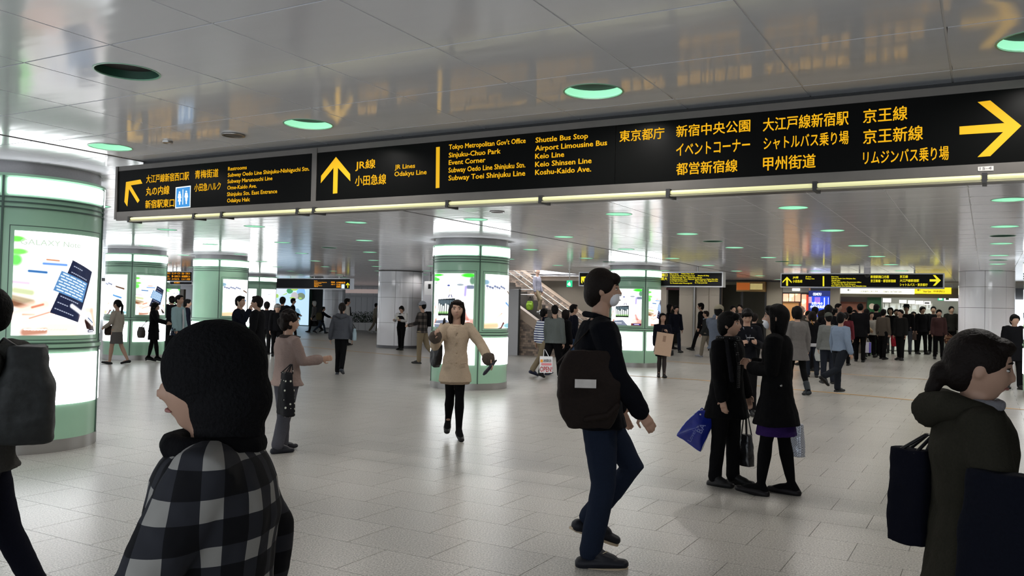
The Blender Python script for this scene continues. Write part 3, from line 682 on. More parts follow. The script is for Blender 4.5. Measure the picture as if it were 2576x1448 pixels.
for s, X, yb, X1 in (("Exit to Street", 838, 226, 936), ("Odakyu Dept. Store", 966, 224, 1115), ("to Shinjuku Stn. West Pedestrian Deck", 838, 247, 1123), ("Shinjuku NS Bldg.", 1155, 245, 1285), ("to Expressway Bus - Suburban Narita", 838, 266, 1205), ("to Expressway Bus - Keio Takaosan Yoshiu Komoro Mitaka Shin-Gifu", 838, 285, 1385), ("to Late Night and Airport Buses", 838, 305, 1038), ("Bus Info for Sagami-ko", 1128, 305, 1385), ("To Musashi-sakai Minamiguchi", 838, 330, 1090), ("To Tokyo Joshi-Idai", 1120, 327, 1264)):
    (a, b), (c, d) = q4([(X, yb), (X1, yb-13)]); stext(s, a, b, c, b-d, False, fs2, YELF, YT, .02)
# green exit light hung on a rod
ex, ey, ez = at(1674, 0, 1)[0:3]
e0 = at(1431.6, 713, 24.6); s_ = .155
t = thing('exit_sign', 'small glowing green exit sign hanging on a rod over the stairs', 'sign', (e0[0], e0[1], 0))
EXG = mat('exit_green', (.02, .35, .15), .4, emit=(.02, .55, .25), es=1.1, var=.03); EXW = mat('exit_white', (.8, .9, .8), .4, emit=(.8, 1, .85), es=1.4, var=.02)
MB().box(-.088, 0, e0[2]-.105, .088, .06, e0[2]+.105).obj('sign_box', EXG, t); MB().box(-.01, .02, e0[2]+.1, .01, .04, CZ+.01).obj('rod', STEEL, t)
MB().cyl((0, .03), .05, CZ-.02, CZ+.01, 16).obj('rose', STEEL, t)
MB().prism([(-.06, e0[2]-.02), (-.02, e0[2]-.06), (.05, e0[2]-.07), (.05, e0[2]-.01), (.02, e0[2]+.06), (-.01, e0[2]+.03), (-.03, e0[2]+.01)], -.006, .001).obj('running_figure', EXW, t)
# left-hand distant signs
Y3 = at(790, 712, 31)[1]
fs3 = far_sign('distant black overhead sign with an up arrow in front of the blue billboard', 696, 880, 701, 725, 31.0)
YT = 30.99
def q5(p): return [(560+.15528*x, 660+.15528*y) for x, y in p]
spoly(q5([(2028, 325), (2058, 360), (2050, 372), (2034, 350), (2034, 410), (2022, 410), (2022, 350), (2002, 372), (1994, 360)]), 'arrow', YELF, fs3, YT)
spoly(q5([(1926, 352), (1975, 352), (1975, 418), (1926, 418)]), 'pictogram_panel', PICW, fs3, YT)
YELM = mat('far_sign_amber', (.7, .45, .05), .5, emit=(.9, .5, .02), es=.55, var=.03)
for s, X, yb, X1 in (("Restrooms", 1482, 303, 1535), ("Subway Oedo Line Shinjuku Stn.", 1482, 325, 1690), ("Subway Marunouchi Line", 1482, 343, 1600), ("Ome-Kaido Ave.", 1482, 360, 1560), ("Shinjuku Stn. East Entrance", 1482, 378, 1612), ("Odakyu Halc", 1482, 393, 1545)):
    (a, b), (c, d) = q5([(X, yb), (X1, yb-12)]); stext(s, a, b, c, b-d, False, fs3, YELM, YT, .02)
for s, X, yb, X1, h in (("青梅街道", 1755, 330, 1818, 24), ("小田急ハルク", 1755, 364, 1825, 22), ("大江戸線新宿西口駅", 1842, 338, 1985, 28), ("丸の内線", 1842, 372, 1912, 26), ("新宿駅東口", 1842, 405, 1922, 26)):
    (a, b), (c, d) = q5([(X, yb), (X1, yb-h)]); stext(s, a, b, c, b-d, True, fs3, YELM, YT, .03)
fs4 = far_sign('distant black and amber sign between two green pillars on the left', 417, 482, 684, 706, 24.0)
YT = 23.99
def q6(p): return [(250+.25233*x, 600+.25233*y) for x, y in p]
for s, X, yb, X1 in (("三井ビル", 666, 355, 708), ("センタービル", 720, 355, 808), ("住友・三角ビル", 820, 357, 905), ("野村ビル", 666, 384, 698), ("第一生命ビル", 720, 384, 808), ("新宿国際ビル", 820, 386, 905), ("モノリス", 666, 411, 706), ("スバルビル", 720, 411, 797), ("ヒルトン東京", 820, 413, 905)):
    (a, b), (c, d) = q6([(X, yb), (X1, yb-20)]); stext(s, a, b, c, b-d, True, fs4, YELM, YT, .03)
fs5 = far_sign('small distant amber exit sign under the sign with building names', 428, 482, 709, 714.5, 26.5)
(a, b), (c, d) = q6([(743, 445), (800, 430)]); stext("京王線口", a, b, c, b-d, True, fs5, YELM, 26.48, .03)

# ------------------------------------------------------------------ boxes on constant-Y planes, by where they are seen
def slab(name, x0, y0, x1, y1, Y, th, m, parent=None, label=None, cat=None, kind=None, ym=None):
    ym = ym or (y0+y1)/2; xm_ = (x0+x1)/2
    A = at(x0, ym, Y)[0]; B = at(x1, ym, Y)[0]; zt = at(xm_, y0, Y)[2]; zb = at(xm_, y1, Y)[2]
    o = MB().box(A, Y, zb, B, Y+th, zt).obj(name, m, parent)
    if label: tag(o, label, cat)
    if kind: o['kind'] = kind
    return o
# back wall on the right, with its openings
def wall_piece(n, x0, x1, Y, m, z0=.0, z1=CZ+.03):
    A = at(x0, 780, Y)[0]; B = at(x1, 780, Y)[0]; return struct(n, MB().box(A, Y, z0, B, Y+.2, z1), m)
WY = 33.0
wall_piece('wall_back', 1290, 1676, WY+.02, BEIGE)
# pale wall slabs, each its own panel
wb = struct('wall_back.001', MB().box(at(1708, 780, WY)[0], WY+.05, .2, at(1812, 780, WY)[0], WY+.25, CZ+.03), BEIGE)
for x0, x1 in ((1708, 1743.5), (1751, 1783), (1784, 1811.5)):
    A, B = at(x0, 780, WY)[0], at(x1, 780, WY)[0]
    for z0, z1 in ((.25, 2.30), (2.31, 2.88)): MB().box(A, WY, z0, B-.01, WY+.06, z1).obj('wall_panel', BEIGE, wb)
A = at(1747, 780, WY)[0]; o = MB().cyl((A, WY-.02), .05, .24, CZ, 14).obj('drain_pipe', STEEL); tag(autosmooth(o), 'thin metal pipe on the beige wall behind the walking man in black', 'pipe')
DK = mat('dark_recess', (.03, .032, .025), .7, var=.2)  # doorway shade put into the colour of its back wall
wall_piece('wall_back.002', 1676, 1708, WY+2.5, DK); slab('trim_2', 1676, 724, 1708, 728.5, WY, .2, mat('maroon_trim', (.12, .02, .03), .5, var=.1), kind='structure')
struct('trim_3', MB().box(at(1676, 780, WY)[0], WY, at(1690, 724, WY)[2], at(1708, 780, WY)[0], WY+.2, CZ+.02), mat('dark_green_grey_lintel', (.09, .10, .085), .6, var=.1))
wall_piece('wall_back.003', 1812, 1926, WY+1.6, mat('dark_olive_recess', (.075, .075, .055), .6, var=.2, bscale=1.5))  # dark of the recess put into its back wall colour
struct('trim_4', MB().box(at(1812, 780, WY)[0], WY, at(1860, 716, WY)[2], at(1926, 780, WY)[0], WY+.2, CZ+.02), mat('olive_lintel', (.12, .115, .08), .6, var=.1))
for x in (1812, 1866, 1926):
    A = at(x, 780, WY)[0]; struct('trim_5', MB().box(A-.03, WY-.05, .24, A+.03, WY+.05, CZ), DARKM)
wall_piece('wall_back.004', 1926, 1967, WY, BEIGE2); wall_piece('wall_back.005', 2088, 2112, WY, BEIGE2)
struct('trim_6', MB().box(at(1676, 780, WY)[0], WY-.12, CZ-.05, at(1967, 780, WY)[0], WY+.3, CZ+.02), DARKM)
osn = thing('shop_sign', 'orange and yellow shop sign on the olive wall left of the crowd', 'sign')
OR = mat('orange_panel', (.45, .13, .02), .5, emit=(.9, .2, .02), es=.25, var=.05)
slab('sign_box', 1852, 708, 1924, 733, WY-.3, .3, mat('ochre_box', (.28, .17, .05), .5, var=.1), osn); slab('sign_face', 1853, 711, 1886, 729, WY-.31, .02, OR, osn); slab('sign_face', 1887, 713, 1918, 728, WY-.31, .02, mat('yellow_white_panel', (.5, .4, .15), .5, emit=(.9, .75, .3), es=.35, var=.3, bscale=5), osn)
# small shop with lit menu boards
sh = thing('kiosk', 'small shop with glowing orange menu boards behind the crowd', 'shop')
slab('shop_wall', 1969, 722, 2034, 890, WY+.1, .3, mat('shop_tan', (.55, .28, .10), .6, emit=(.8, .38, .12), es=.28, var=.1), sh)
slab('fascia', 1969, 722, 2034, 735, WY+.02, .1, mat('fascia_grey', (.35, .36, .33), .5, var=.1), sh)
slab('fascia_glow', 1993, 725, 2012, 731, WY, .03, mat('white_glow', (.9, .9, .9), .4, emit=(1, 1, 1), es=2, var=.02), sh)
slab('board_surround', 1968.5, 735, 2034, 760.5, WY+.02, .08, DARKM, sh)
def p_menu(nt, b):
    v = nt.nodes.new('ShaderNodeTexVoronoi'); v.inputs['Scale'].default_value = 5; nt.links.new(_obj(nt), v.inputs['Vector'])
    c = _mixc(nt, _math(nt, 'GREATER_THAN', v.outputs['Distance'], .42), (1, .75, .30), (.75, .22, .04)); nt.links.new(c, b.inputs['Emission Color']); b.inputs['Emission Strength'].default_value = 1.3
MENU = pattern_mat('menu_print', p_menu)
for x in (1970, 1985, 2000): slab('menu_board', x, 738.5, x+13, 758, WY-.01, .03, MENU, sh)
slab('menu_board', 2016.5, 740, 2028, 800, WY-.01, .05, MENU, sh); slab('board_edge', 2028, 741, 2033, 800, WY-.02, .06, mat('red_edge', (.5, .03, .02), .5, emit=(1, .08, .03), es=.5, var=.05), sh)
slab('shop_door', 2009, 760, 2014, 800, WY, .05, mat('brown_post', (.12, .04, .02), .5, var=.1), sh)
# navy billboard
nb = thing('billboard', 'navy blue lit billboard with white lettering behind the crowd', 'billboard')
NAVY = mat('billboard_navy', (.01, .02, .10), .3, emit=(.02, .04, .28), es=.55, var=.15, bscale=2); BLU = mat('billboard_blue', (.01, .05, .5), .3, emit=(.02, .08, .85), es=.8, var=.2, bscale=2)
WHT = mat('billboard_white', (.8, .8, .9), .4, emit=(.75, .85, 1), es=1.0, var=.02)
slab('board', 2033, 731, 2088, 805, WY+.05, .2, NAVY, nb); slab('picture', 2040, 745, 2086, 804, WY+.04, .02, BLU, nb)
slab('picture_tower', 2034, 746, 2042, 762, WY+.03, .02, mat('tower_pink', (.5, .3, .4), .4, emit=(.7, .45, .6), es=.7, var=.2, bscale=9), nb)
for k in range(4): slab('picture_tower', 2049.5+3.6*k, 747, 2052+3.6*k, 764, WY+.03, .02, mat('tower_stripe', (.4, .15, .5), .4, emit=(.55, .25, .8), es=.8, var=.2), nb)
slab('picture_stripe', 2072.5, 748, 2075, 772, WY+.03, .02, WHT, nb); slab('picture_stripe', 2083, 748, 2084.2, 768, WY+.03, .02, WHT, nb)
for s, x, yb, x1, h, cj in (("ODAKYU", 2045, 742.5, 2066, 7, 0), ("お買いもの", 2042, 766, 2069, 7, 1), ("小田急百貨店", 2038, 774.5, 2073, 7.5, 1), ("?", 2051, 785, 2058, 7, 0)): stext(s, x, yb, x1, h, bool(cj), nb, WHT, WY+.02, .03)
# lit ticket gate band
tb = thing('light_box_sign', 'long white and yellow light box sign over the ticket gate', 'sign')
slab('housing', 2108, 724, 2412, 748, WY+.25, .25, mat('olive_bulkhead', (.10, .085, .055), .5, var=.15), tb)
slab('white_panel', 2111, 722.5, 2300, 738.5, WY+.15, .1, mat('lightbox_white', (.9, .9, .8), .4, emit=(1, 1, .82), es=1.5, var=.03), tb)
slab('yellow_panel', 2300.5, 722.5, 2393, 738.5, WY+.15, .1, mat('lightbox_yellow', (.9, .7, .02), .4, emit=(1, .78, .02), es=.95, var=.03), tb)
GR = mat('lightbox_print', (.25, .25, .2), .5, var=.1)
spoly([(2131, 729), (2135, 725.5), (2135, 728.3), (2140, 728.3), (2140, 729.7), (2135, 729.7), (2135, 732.5)], 'arrow', GR, tb, WY+.14)
spoly([(2307, 729), (2311, 725.5), (2311, 728.3), (2316, 728.3), (2316, 729.7), (2311, 729.7), (2311, 732.5)], 'arrow', GR, tb, WY+.14)
for s, x, x1, cj in (("小田急線西口地下改札", 2160, 2210, 1), ("Odakyu Line Ticket Gate", 2222, 2268, 0), ("West Gate", 2322, 2342, 0), ("中央西口", 2348, 2376, 1)): stext(s, x, 735, x1, 5, bool(cj), tb, GR, WY+.14, .0)
# interior behind the gate
IY = 37.5
wi = wall_piece('wall_gate', 2088, 2480, IY, mat('interior_white', (.42, .42, .38), .6, emit=None, var=.1), .2)
slab('wall_gate.001', 2104, 745, 2181, 900, WY+.9, .15, mat('pinkish_wall', (.40, .34, .28), .6, var=.08), kind='structure')
mp_ = thing('wall_map', 'faded red and cream map on the pinkish wall behind the crowd', 'map')
slab('map_frame', 2111, 757, 2180, 800, WY+.86, .04, mat('map_frame', (.4, .38, .33), .5, var=.05), mp_); slab('map_sheet', 2112.5, 758.5, 2178.5, 799, WY+.84, .03, mat('map_print', (.42, .17, .10), .6, var=.8, bscale=3), mp_)
GRC = mat('green_column', (.03, .16, .05), .4, var=.1)
o = thing('gate_column', 'dark green square column with a round white emblem beside the gate', 'column'); slab('column', 2181, 742, 2216, 900, WY+.5, .4, GRC, o)
c0 = at(2194, 770, WY+.48); MB().tube([(c0[0], c0[1], c0[2]), (c0[0], c0[1]-.02, c0[2])], [.105, .105], 24, cap=False).obj('emblem', mat('emblem_cream', (.6, .5, .4), .5, emit=(.8, .7, .5), es=.25, var=.05), o)
gs = thing('gate_sign', 'white lit panels above the ticket machines behind the crowd', 'sign')
PK = mat('panel_white', (.8, .8, .8), .4, emit=(1, .93, .95), es=1.1, var=.03)
for x0, y0, x1, y1 in ((2221, 750, 2241, 760), (2262, 754, 2280, 762), (2284, 755, 2301, 763.5), (2303, 756.5, 2322, 765), (2324, 757.5, 2341, 766)): slab('panel', x0, y0, x1, y1, IY-.6, .1, PK, gs)
for x_ in (2225, 2237, 2266, 2337):
    p_ = at(x_, 753, IY-.55); MB().box(p_[0]-.015, p_[1]-.015, 2.0, p_[0]+.015, p_[1]+.015, 2.86).obj('hanger_rod', STEEL, gs)
slab('panel_print', 2326, 760, 2338, 763.5, IY-.62, .02, DARKM, gs)
tmx = thing('ticket_machines', 'row of pale grey ticket machines behind the crowd', 'ticket machine')
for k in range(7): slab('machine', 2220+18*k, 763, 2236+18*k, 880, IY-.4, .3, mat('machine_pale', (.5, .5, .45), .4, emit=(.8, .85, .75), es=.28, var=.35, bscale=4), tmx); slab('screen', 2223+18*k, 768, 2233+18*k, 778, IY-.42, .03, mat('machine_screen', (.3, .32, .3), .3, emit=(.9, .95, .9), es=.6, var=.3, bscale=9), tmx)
cs = thing('tube_light', 'thin fluorescent tube on the ceiling behind the ticket gate sign', 'ceiling light'); slab('tube', 2290, 745.5, 2400, 747.8, WY+1.2, .05, mat('tube_white', (.9, .9, .9), .4, emit=(1, 1, .95), es=3, var=.02), cs); slab('tray', 2288, 744.2, 2402, 745.6, WY+1.2, .07, FRW, cs)
for x_ in (2310, 2390):
    p_ = at(x_, 745, WY+1.25); MB().box(p_[0]-.01, p_[1]-.01, p_[2], p_[0]+.01, p_[1]+.01, 2.86).obj('hanger_rod', STEEL, cs)
es2 = thing('exit_sign', 'green and white running-man exit sign at the far right behind the crowd', 'sign'); slab('green_panel', 2359, 748, 2373, 755, WY+1.0, .06, EXG, es2); slab('white_panel', 2375, 748, 2411, 756.5, WY+1.0, .06, mat('exit_panel_white', (.8, .8, .8), .4, emit=(1, .9, 1), es=1.4, var=.02), es2); slab('figure', 2379, 749.5, 2387, 754, WY+.98, .02, mat('exit_figure', (.05, .25, .1), .4, var=.05), es2); slab('figure', 2362, 749.5, 2370, 753.5, WY+.98, .02, EXW, es2)
for x_ in (2366, 2395):
    p_ = at(x_, 750, WY+1.03); MB().box(p_[0]-.01, p_[1]-.01, p_[2], p_[0]+.01, p_[1]+.01, 2.86).obj('hanger_rod', STEEL, es2)
il = bpy.data.lights.new('gate_light', 'AREA'); il.energy = 60; il.size = 4; il.size_y = 2; il.shape = 'RECTANGLE'; il.color = (.95, 1, .9)
lo_ = bpy.data.objects.new('gate_light', il); COL.objects.link(lo_); lo_.location = (at(2300, 780, 35.5)[0], 35.6, 2.8)
struct('ceiling.001', MB().box(-13, 33.0, 2.84, 9, 38, 2.94), mat('inner_ceiling', (.35, .33, .3), .6, var=.05))
struct('wall_right', MB().box(6.5, -3, 0, 6.7, 38, CZ+.03), BEIGE)

# ------------------------------------------------------------------ stairs behind the middle pillar
def zt(X): return .77-.63*(X+14)               # pitch line of the treads
st = thing('staircase', 'dark stairway with brick mosaic sides rising to the left behind the middle pillar', 'stairs')
STN = mat('dark_stone_step', (.06, .055, .05), .5, var=.3); CAPM = mat('parapet_cap', (.42, .33, .26), .5, var=.1)
n = 17; x_s = -12.78; rise = .176; run = rise/.63
for k in range(n):
    xa = x_s-run*k; MB().box(xa-run-.02, 25.6, 0 if k < 2 else rise*(k-1), xa, 29.9, rise*(k+1)).obj('step', STN, st)
def parapet(Y0, Y1, xe, xs2):
    zc = lambda X: 1.57-.63*(X+14)
    P = [(xs2, 0), (xe, 0), (xe, zc(xe)), (xs2, min(zc(xs2), 4.4))]
    MB().prism(P, Y0, Y1).obj('parapet', MOSAIC, st)
    C_ = [(xs2, zc(xs2)+.0), (xe+.03, zc(xe)-.0), (xe+.03, zc(xe)+.06), (xs2, zc(xs2)+.06)]; MB().prism(C_, Y0-.02, Y1+.02).obj('parapet_cap', CAPM, st)
parapet(25.4, 25.62, -12.45, -17.6); parapet(29.95, 30.2, -12.45, -17.6)
# broad cap of the near side, sloping toward the steps
zc = lambda X: 1.57-.63*(X+14)
MB().add([(-17.6, 25.38, zc(-17.6)-.28), (-12.45, 25.38, zc(-12.45)-.28), (-12.45, 25.38, zc(-12.45)+.02), (-17.6, 25.38, zc(-17.6)+.02)], [(0, 1, 2, 3)]).obj('cap_face', CAPM, st)
for dz in (.0, -.22):
    MB().tube([(-17.4, 29.85, zc(-17.4)-.16+dz), (-12.7, 29.85, zc(-12.7)-.16+dz)], [.022, .022], 10).obj('handrail', mat('handrail_steel', (.6, .58, .52), .2, metal=.9, var=.05), st, True)
for x0, x1 in ((-17.4, -15.5),):
    for dz in (.0, -.2): MB().tube([(x0, 29.3, 2.35+dz), (x1, 29.3, 2.35+dz)], [.02, .02], 8).obj('handrail', STEEL, st, True)
struct('wall_stair', MB().prism([(-17.6, 0), (-15.55, 0), (-15.55, 2.35), (-16.2, CZ+.4), (-17.6, CZ+.4)], 30.25, 30.5), MOSAIC)
struct('trim_7', MB().box(-16.1, 30.3, CZ-.14, -12.9, 30.5, CZ+.05), mat('soffit_cream', (.45, .38, .32), .6, var=.05))
sl = bpy.data.lights.new('stair_fill_light', 'AREA'); sl.energy = 260; sl.shape = 'RECTANGLE'; sl.size = 3.5; sl.size_y = 2; sl.color = (1, .95, .9)  # fill light added over the stairwell to brighten it, no fixture there
so_ = bpy.data.objects.new('stair_fill_light', sl); COL.objects.link(so_); so_.location = (-15.2, 27.8, 4.6)
bd = thing('notice_board', 'tall pale grey panel standing just right of the middle pillar', 'panel'); slab('panel', 1262, 727, 1303, 893, 25.15, .1, mat('pale_panel', (.45, .45, .47), .4, var=.03), bd); slab('edge', 1303, 727, 1305, 893, 25.17, .09, DARKM, bd)
sn = thing('hanging_sign', 'small white hanging sign with a black pictogram just left of the middle pillar', 'sign'); slab('sign_face', 1068, 707, 1092, 741, 26.2, .08, mat('sign_white', (.65, .65, .65), .4, emit=(.9, .9, .9), es=.3, var=.03), sn); slab('pictogram', 1077, 714, 1083, 726, 26.18, .03, DARKM, sn)
A = at(1079, 724, 26.2); MB().box(A[0]-.02, 26.22, A[2]+.2, A[0]+.02, 26.26, CZ).obj('hanger', STEEL, sn)
# low dark sloping soffit left of the middle pillar
struct('wall_stair.001', MB().box(at(1040, 780, 31.5)[0], 31.5, 0, at(1110, 780, 31.5)[0], 31.7, CZ+.03), BEIGE)
slab('notice_case', 1028, 803, 1046, 842, 29.5, .15, mat('case_dark', (.1, .09, .085), .4, var=.1), None, 'dark framed notice case on the wall beside the plaid-shirted man', 'notice case')
wm = struct('wall_stair.002', MB().box(at(1020, 780, 29.7)[0], 29.65, 0, at(1112, 780, 29.7)[0], 29.85, CZ+.03), TILEW)

# ------------------------------------------------------------------ far left end of the hall
LY = 46.5
bw = struct('wall_left', MB().box(at(380, 780, LY)[0], LY, 0, at(1100, 780, LY)[0], LY+.2, CZ+.03), mat('pale_far_wall', (.40, .39, .40), .3, spec=.5, var=.05))
for k in range(8):
    x0 = 866+14.5*k; A, B = at(x0, 780, LY)[0], at(x0+14, 780, LY)[0]
    for z0, z1 in ((.02, 1.15), (1.17, 2.15), (2.3, 2.86)): MB().box(A, LY-.03, z0, B, LY, z1).obj('wall_panel', mat('far_panel', (.46, .45, .46), .25, spec=.5, var=.04), bw)
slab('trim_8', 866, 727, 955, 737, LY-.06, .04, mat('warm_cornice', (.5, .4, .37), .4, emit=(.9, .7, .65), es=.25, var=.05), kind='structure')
slab('wall_doorway', 779, 722, 814, 826, LY-.3, .3, mat('black_opening', (.006, .006, .006), .8, var=.2), kind='structure', ym=780)  # black slab stands for the shade inside the open doorway
slab('wall_doorway.001', 775, 722, 781, 826, LY-.4, .3, mat('grey_jamb', (.12, .14, .13), .5, var=.1), kind='structure', ym=780)
struct('wall_left.001', MB().box(at(445, 780, 45)[0], 44.2, 0, at(482, 780, 45)[0], 44.4, 2.5), mat('brown_far_wall', (.22, .17, .12), .5, var=.1))
bb = thing('billboard', 'tall pale blue glowing billboard with round city pictures at the far left', 'billboard')
BY = LY-.6
slab('frame', 690, 716, 778, 823, BY+.03, .3, GREEN_D, bb)
slab('lit_face', 692, 719, 776.5, 816, BY, .05, mat('billboard_sky', (.4, .5, .6), .4, emit=(.55, .78, 1), es=.95, var=.08, bscale=.8), bb)
def bdisc(cx, cy, rx, ry, m, dy, name='picture'):
    spoly([(cx+rx*cos(t*PI/10), cy+ry*sin(t*PI/10)) for t in range(20)], name, m, bb, BY-dy)
em = lambda nm, c, s: mat(nm, c, .4, emit=c, es=s, var=.35, bscale=2)
bdisc(757, 737, 11, 18, em('pic_sky', (.25, .5, .9), .9), .02); bdisc(757, 745, 10.5, 9, em('pic_town', (.25, .33, .22), .6), .03); bdisc(729, 731, 8, 7, em('pic_tree', (.08, .4, .15), .7), .04)
bdisc(741, 726, 9, 5, em('pic_lawn', (.45, .7, .15), .8), .05); bdisc(741, 744, 9, 10, em('pic_houses', (.6, .55, .58), .8), .045); bdisc(735, 749, 7, 2.4, em('pic_lawn', (.45, .7, .15), .8), .06); bdisc(755, 750, 4, 2.4, em('pic_lawn', (.45, .7, .15), .8), .06)
bdisc(748, 795, 8.5, 20, em('pic_drop', (.22, .38, .5), .9), .02); bdisc(749, 807, 3.4, 5.5, em('pic_drop_core', (.5, .55, .45), .8), .03)
spoly([(709, 742), (722, 736), (722, 739), (713, 742)], 'picture', em('pic_lawn', (.45, .7, .15), .8), bb, BY-.03); bdisc(697, 744, 4, 5, em('pic_lawn', (.45, .7, .15), .8), .03)
spoly([(693, 724), (722, 720), (722, 736), (700, 746), (693, 746)], 'picture', em('pic_mist', (.7, .78, .9), .95), bb, BY-.01)
stext('PICTURE WORLD', 759, 800, 774, 1.6, False, bb, em('print_grey', (.3, .4, .45), .5), BY-.02, .0) if False else None
# planter with shrubs
pl = thing('planter', 'white tiled planter box by the far wall', 'planter')
for k in range(5): slab('panel', 868+17*k, 811, 884.5+17*k, 832, 42.3, .06, mat('planter_tile', (.5, .48, .47), .3, var=.04), pl)
slab('box', 867, 811, 954, 833, 42.4, 1.6, mat('planter_core', (.35, .33, .33), .5, var=.05), pl)
sb = MB(); rng = random.Random(5)
A, B = at(872, 800, 42.8), at(951, 800, 42.8); zb_ = at(905, 811, 42.8)[2]; zt_ = at(905, 779, 42.8)[2]
for k in range(2600):
    x = rng.uniform(A[0], B[0]); u_ = (x-A[0])/(B[0]-A[0]); top = zb_+(zt_-zb_)*(.45+.5*abs(math.sin(u_*9+.6))*(.6+.4*u_))
    z = rng.uniform(zb_-.05, top); y = 42.5+rng.uniform(0, 1.1); a = rng.uniform(0, 6.28); L_ = rng.uniform(.06, .13); d = Vector((cos(a), sin(a), rng.uniform(.1, 1.2))).normalized()*L_; w = Vector((-sin(a), cos(a), 0))*.022
    c = Vector((x, y, z)); sb.add([c-w*.3, c+d*.5-w, c+d, c+d*.5+w], [(0, 1, 2, 3)])
tag(sb.obj('shrub_foliage', mat('shrub_green', (.02, .055, .018), .6, var=.5, bscale=20)), 'dark green shrubs growing in the white planter', 'shrub', None, 'stuff')

# ================================================================== people
D2R = math.pi/180
def head_mesh(mb, T, k, female, yaw=0, pitch=0, fine=True):
    """skull, face, ears; centre at the origin of T's head frame, face toward +Y; k scales"""
    nu, nv = (40, 28) if fine else (20, 14)
    rx, ry, rz = .074, .094, .113
    vs = []
    def P(u, v):
        d = Vector((cos(v)*cos(u), cos(v)*sin(u), sin(v)))
        x, y, z = d.x*rx, d.y*ry, d.z*rz
        f = max(0, d.y); low = max(0, -d.z)
        x *= 1-.30*low**1.6; 
        if d.y < 0: y *= 1+.02; 
        if d.y < 0 and d.z < -.35: y *= 1-.45*(-d.z-.35)
        if f > 0:
            y *= .93
            g = lambda cx, cz, sx, sz: math.exp(-((x-cx)/sx)**2-((z-cz)/sz)**2)*f
            y += .020*g(0, -.022, .011, .014)+.011*g(0, -.004, .008, .02)           # nose
            y -= .009*(g(-.031, .006, .017, .012)+g(.031, .006, .017, .012))          # eye sockets
            y += .004*(g(-.028, .028, .02, .008)+g(.028, .028, .02, .008))            # brow
            y += .005*(g(-.042, -.022, .02, .022)+g(.042, -.022, .02, .022))          # cheeks
            y += .006*g(0, -.056, .02, .008)-.004*g(0, -.072, .02, .006)+.010*g(0, -.094, .02, .016)
            y += .010*low*f
        return (x*k, y*k, z*k)
    vs.append(P(0, -PI/2))
    for i in range(1, nv):
        for j in range(nu): vs.append(P(2*PI*j/nu, -PI/2+PI*i/nv))
    vs.append(P(0, PI/2)); L = len(vs)-1
    fs = [(0, 1+(q+1) % nu, 1+q) for q in range(nu)]
    fs += [(1+i*nu+q, 1+i*nu+(q+1) % nu, 1+(i+1)*nu+(q+1) % nu, 1+(i+1)*nu+q) for i in range(nv-2) for q in range(nu)]
    fs += [(1+(nv-2)*nu+q, 1+(nv-2)*nu+(q+1) % nu, L) for q in range(nu)]
    mb.add([T(p) for p in vs], fs)
    for s in (-1, 1): mb.ball((s*.073*k, -.008*k, -.008*k), (.010*k, .019*k, .031*k), 10, 7, T)

def remesh(o, vox, sm=3, disp=0):
    m = o.modifiers.new('skin', 'REMESH'); m.mode = 'VOXEL'; m.voxel_size = vox; m.use_smooth_shade = True
    if sm: q = o.modifiers.new('smooth', 'SMOOTH'); q.factor = .5; q.iterations = sm
    if disp:
        d = o.modifiers.new('folds', 'DISPLACE'); d.texture = FOLD; d.strength = disp; d.mid_level = .5; d.texture_coords = 'LOCAL'
    return o
FOLD = bpy.data.textures.new('cloth_folds', 'CLOUDS'); FOLD.noise_scale = .11; FOLD.noise_depth = 2

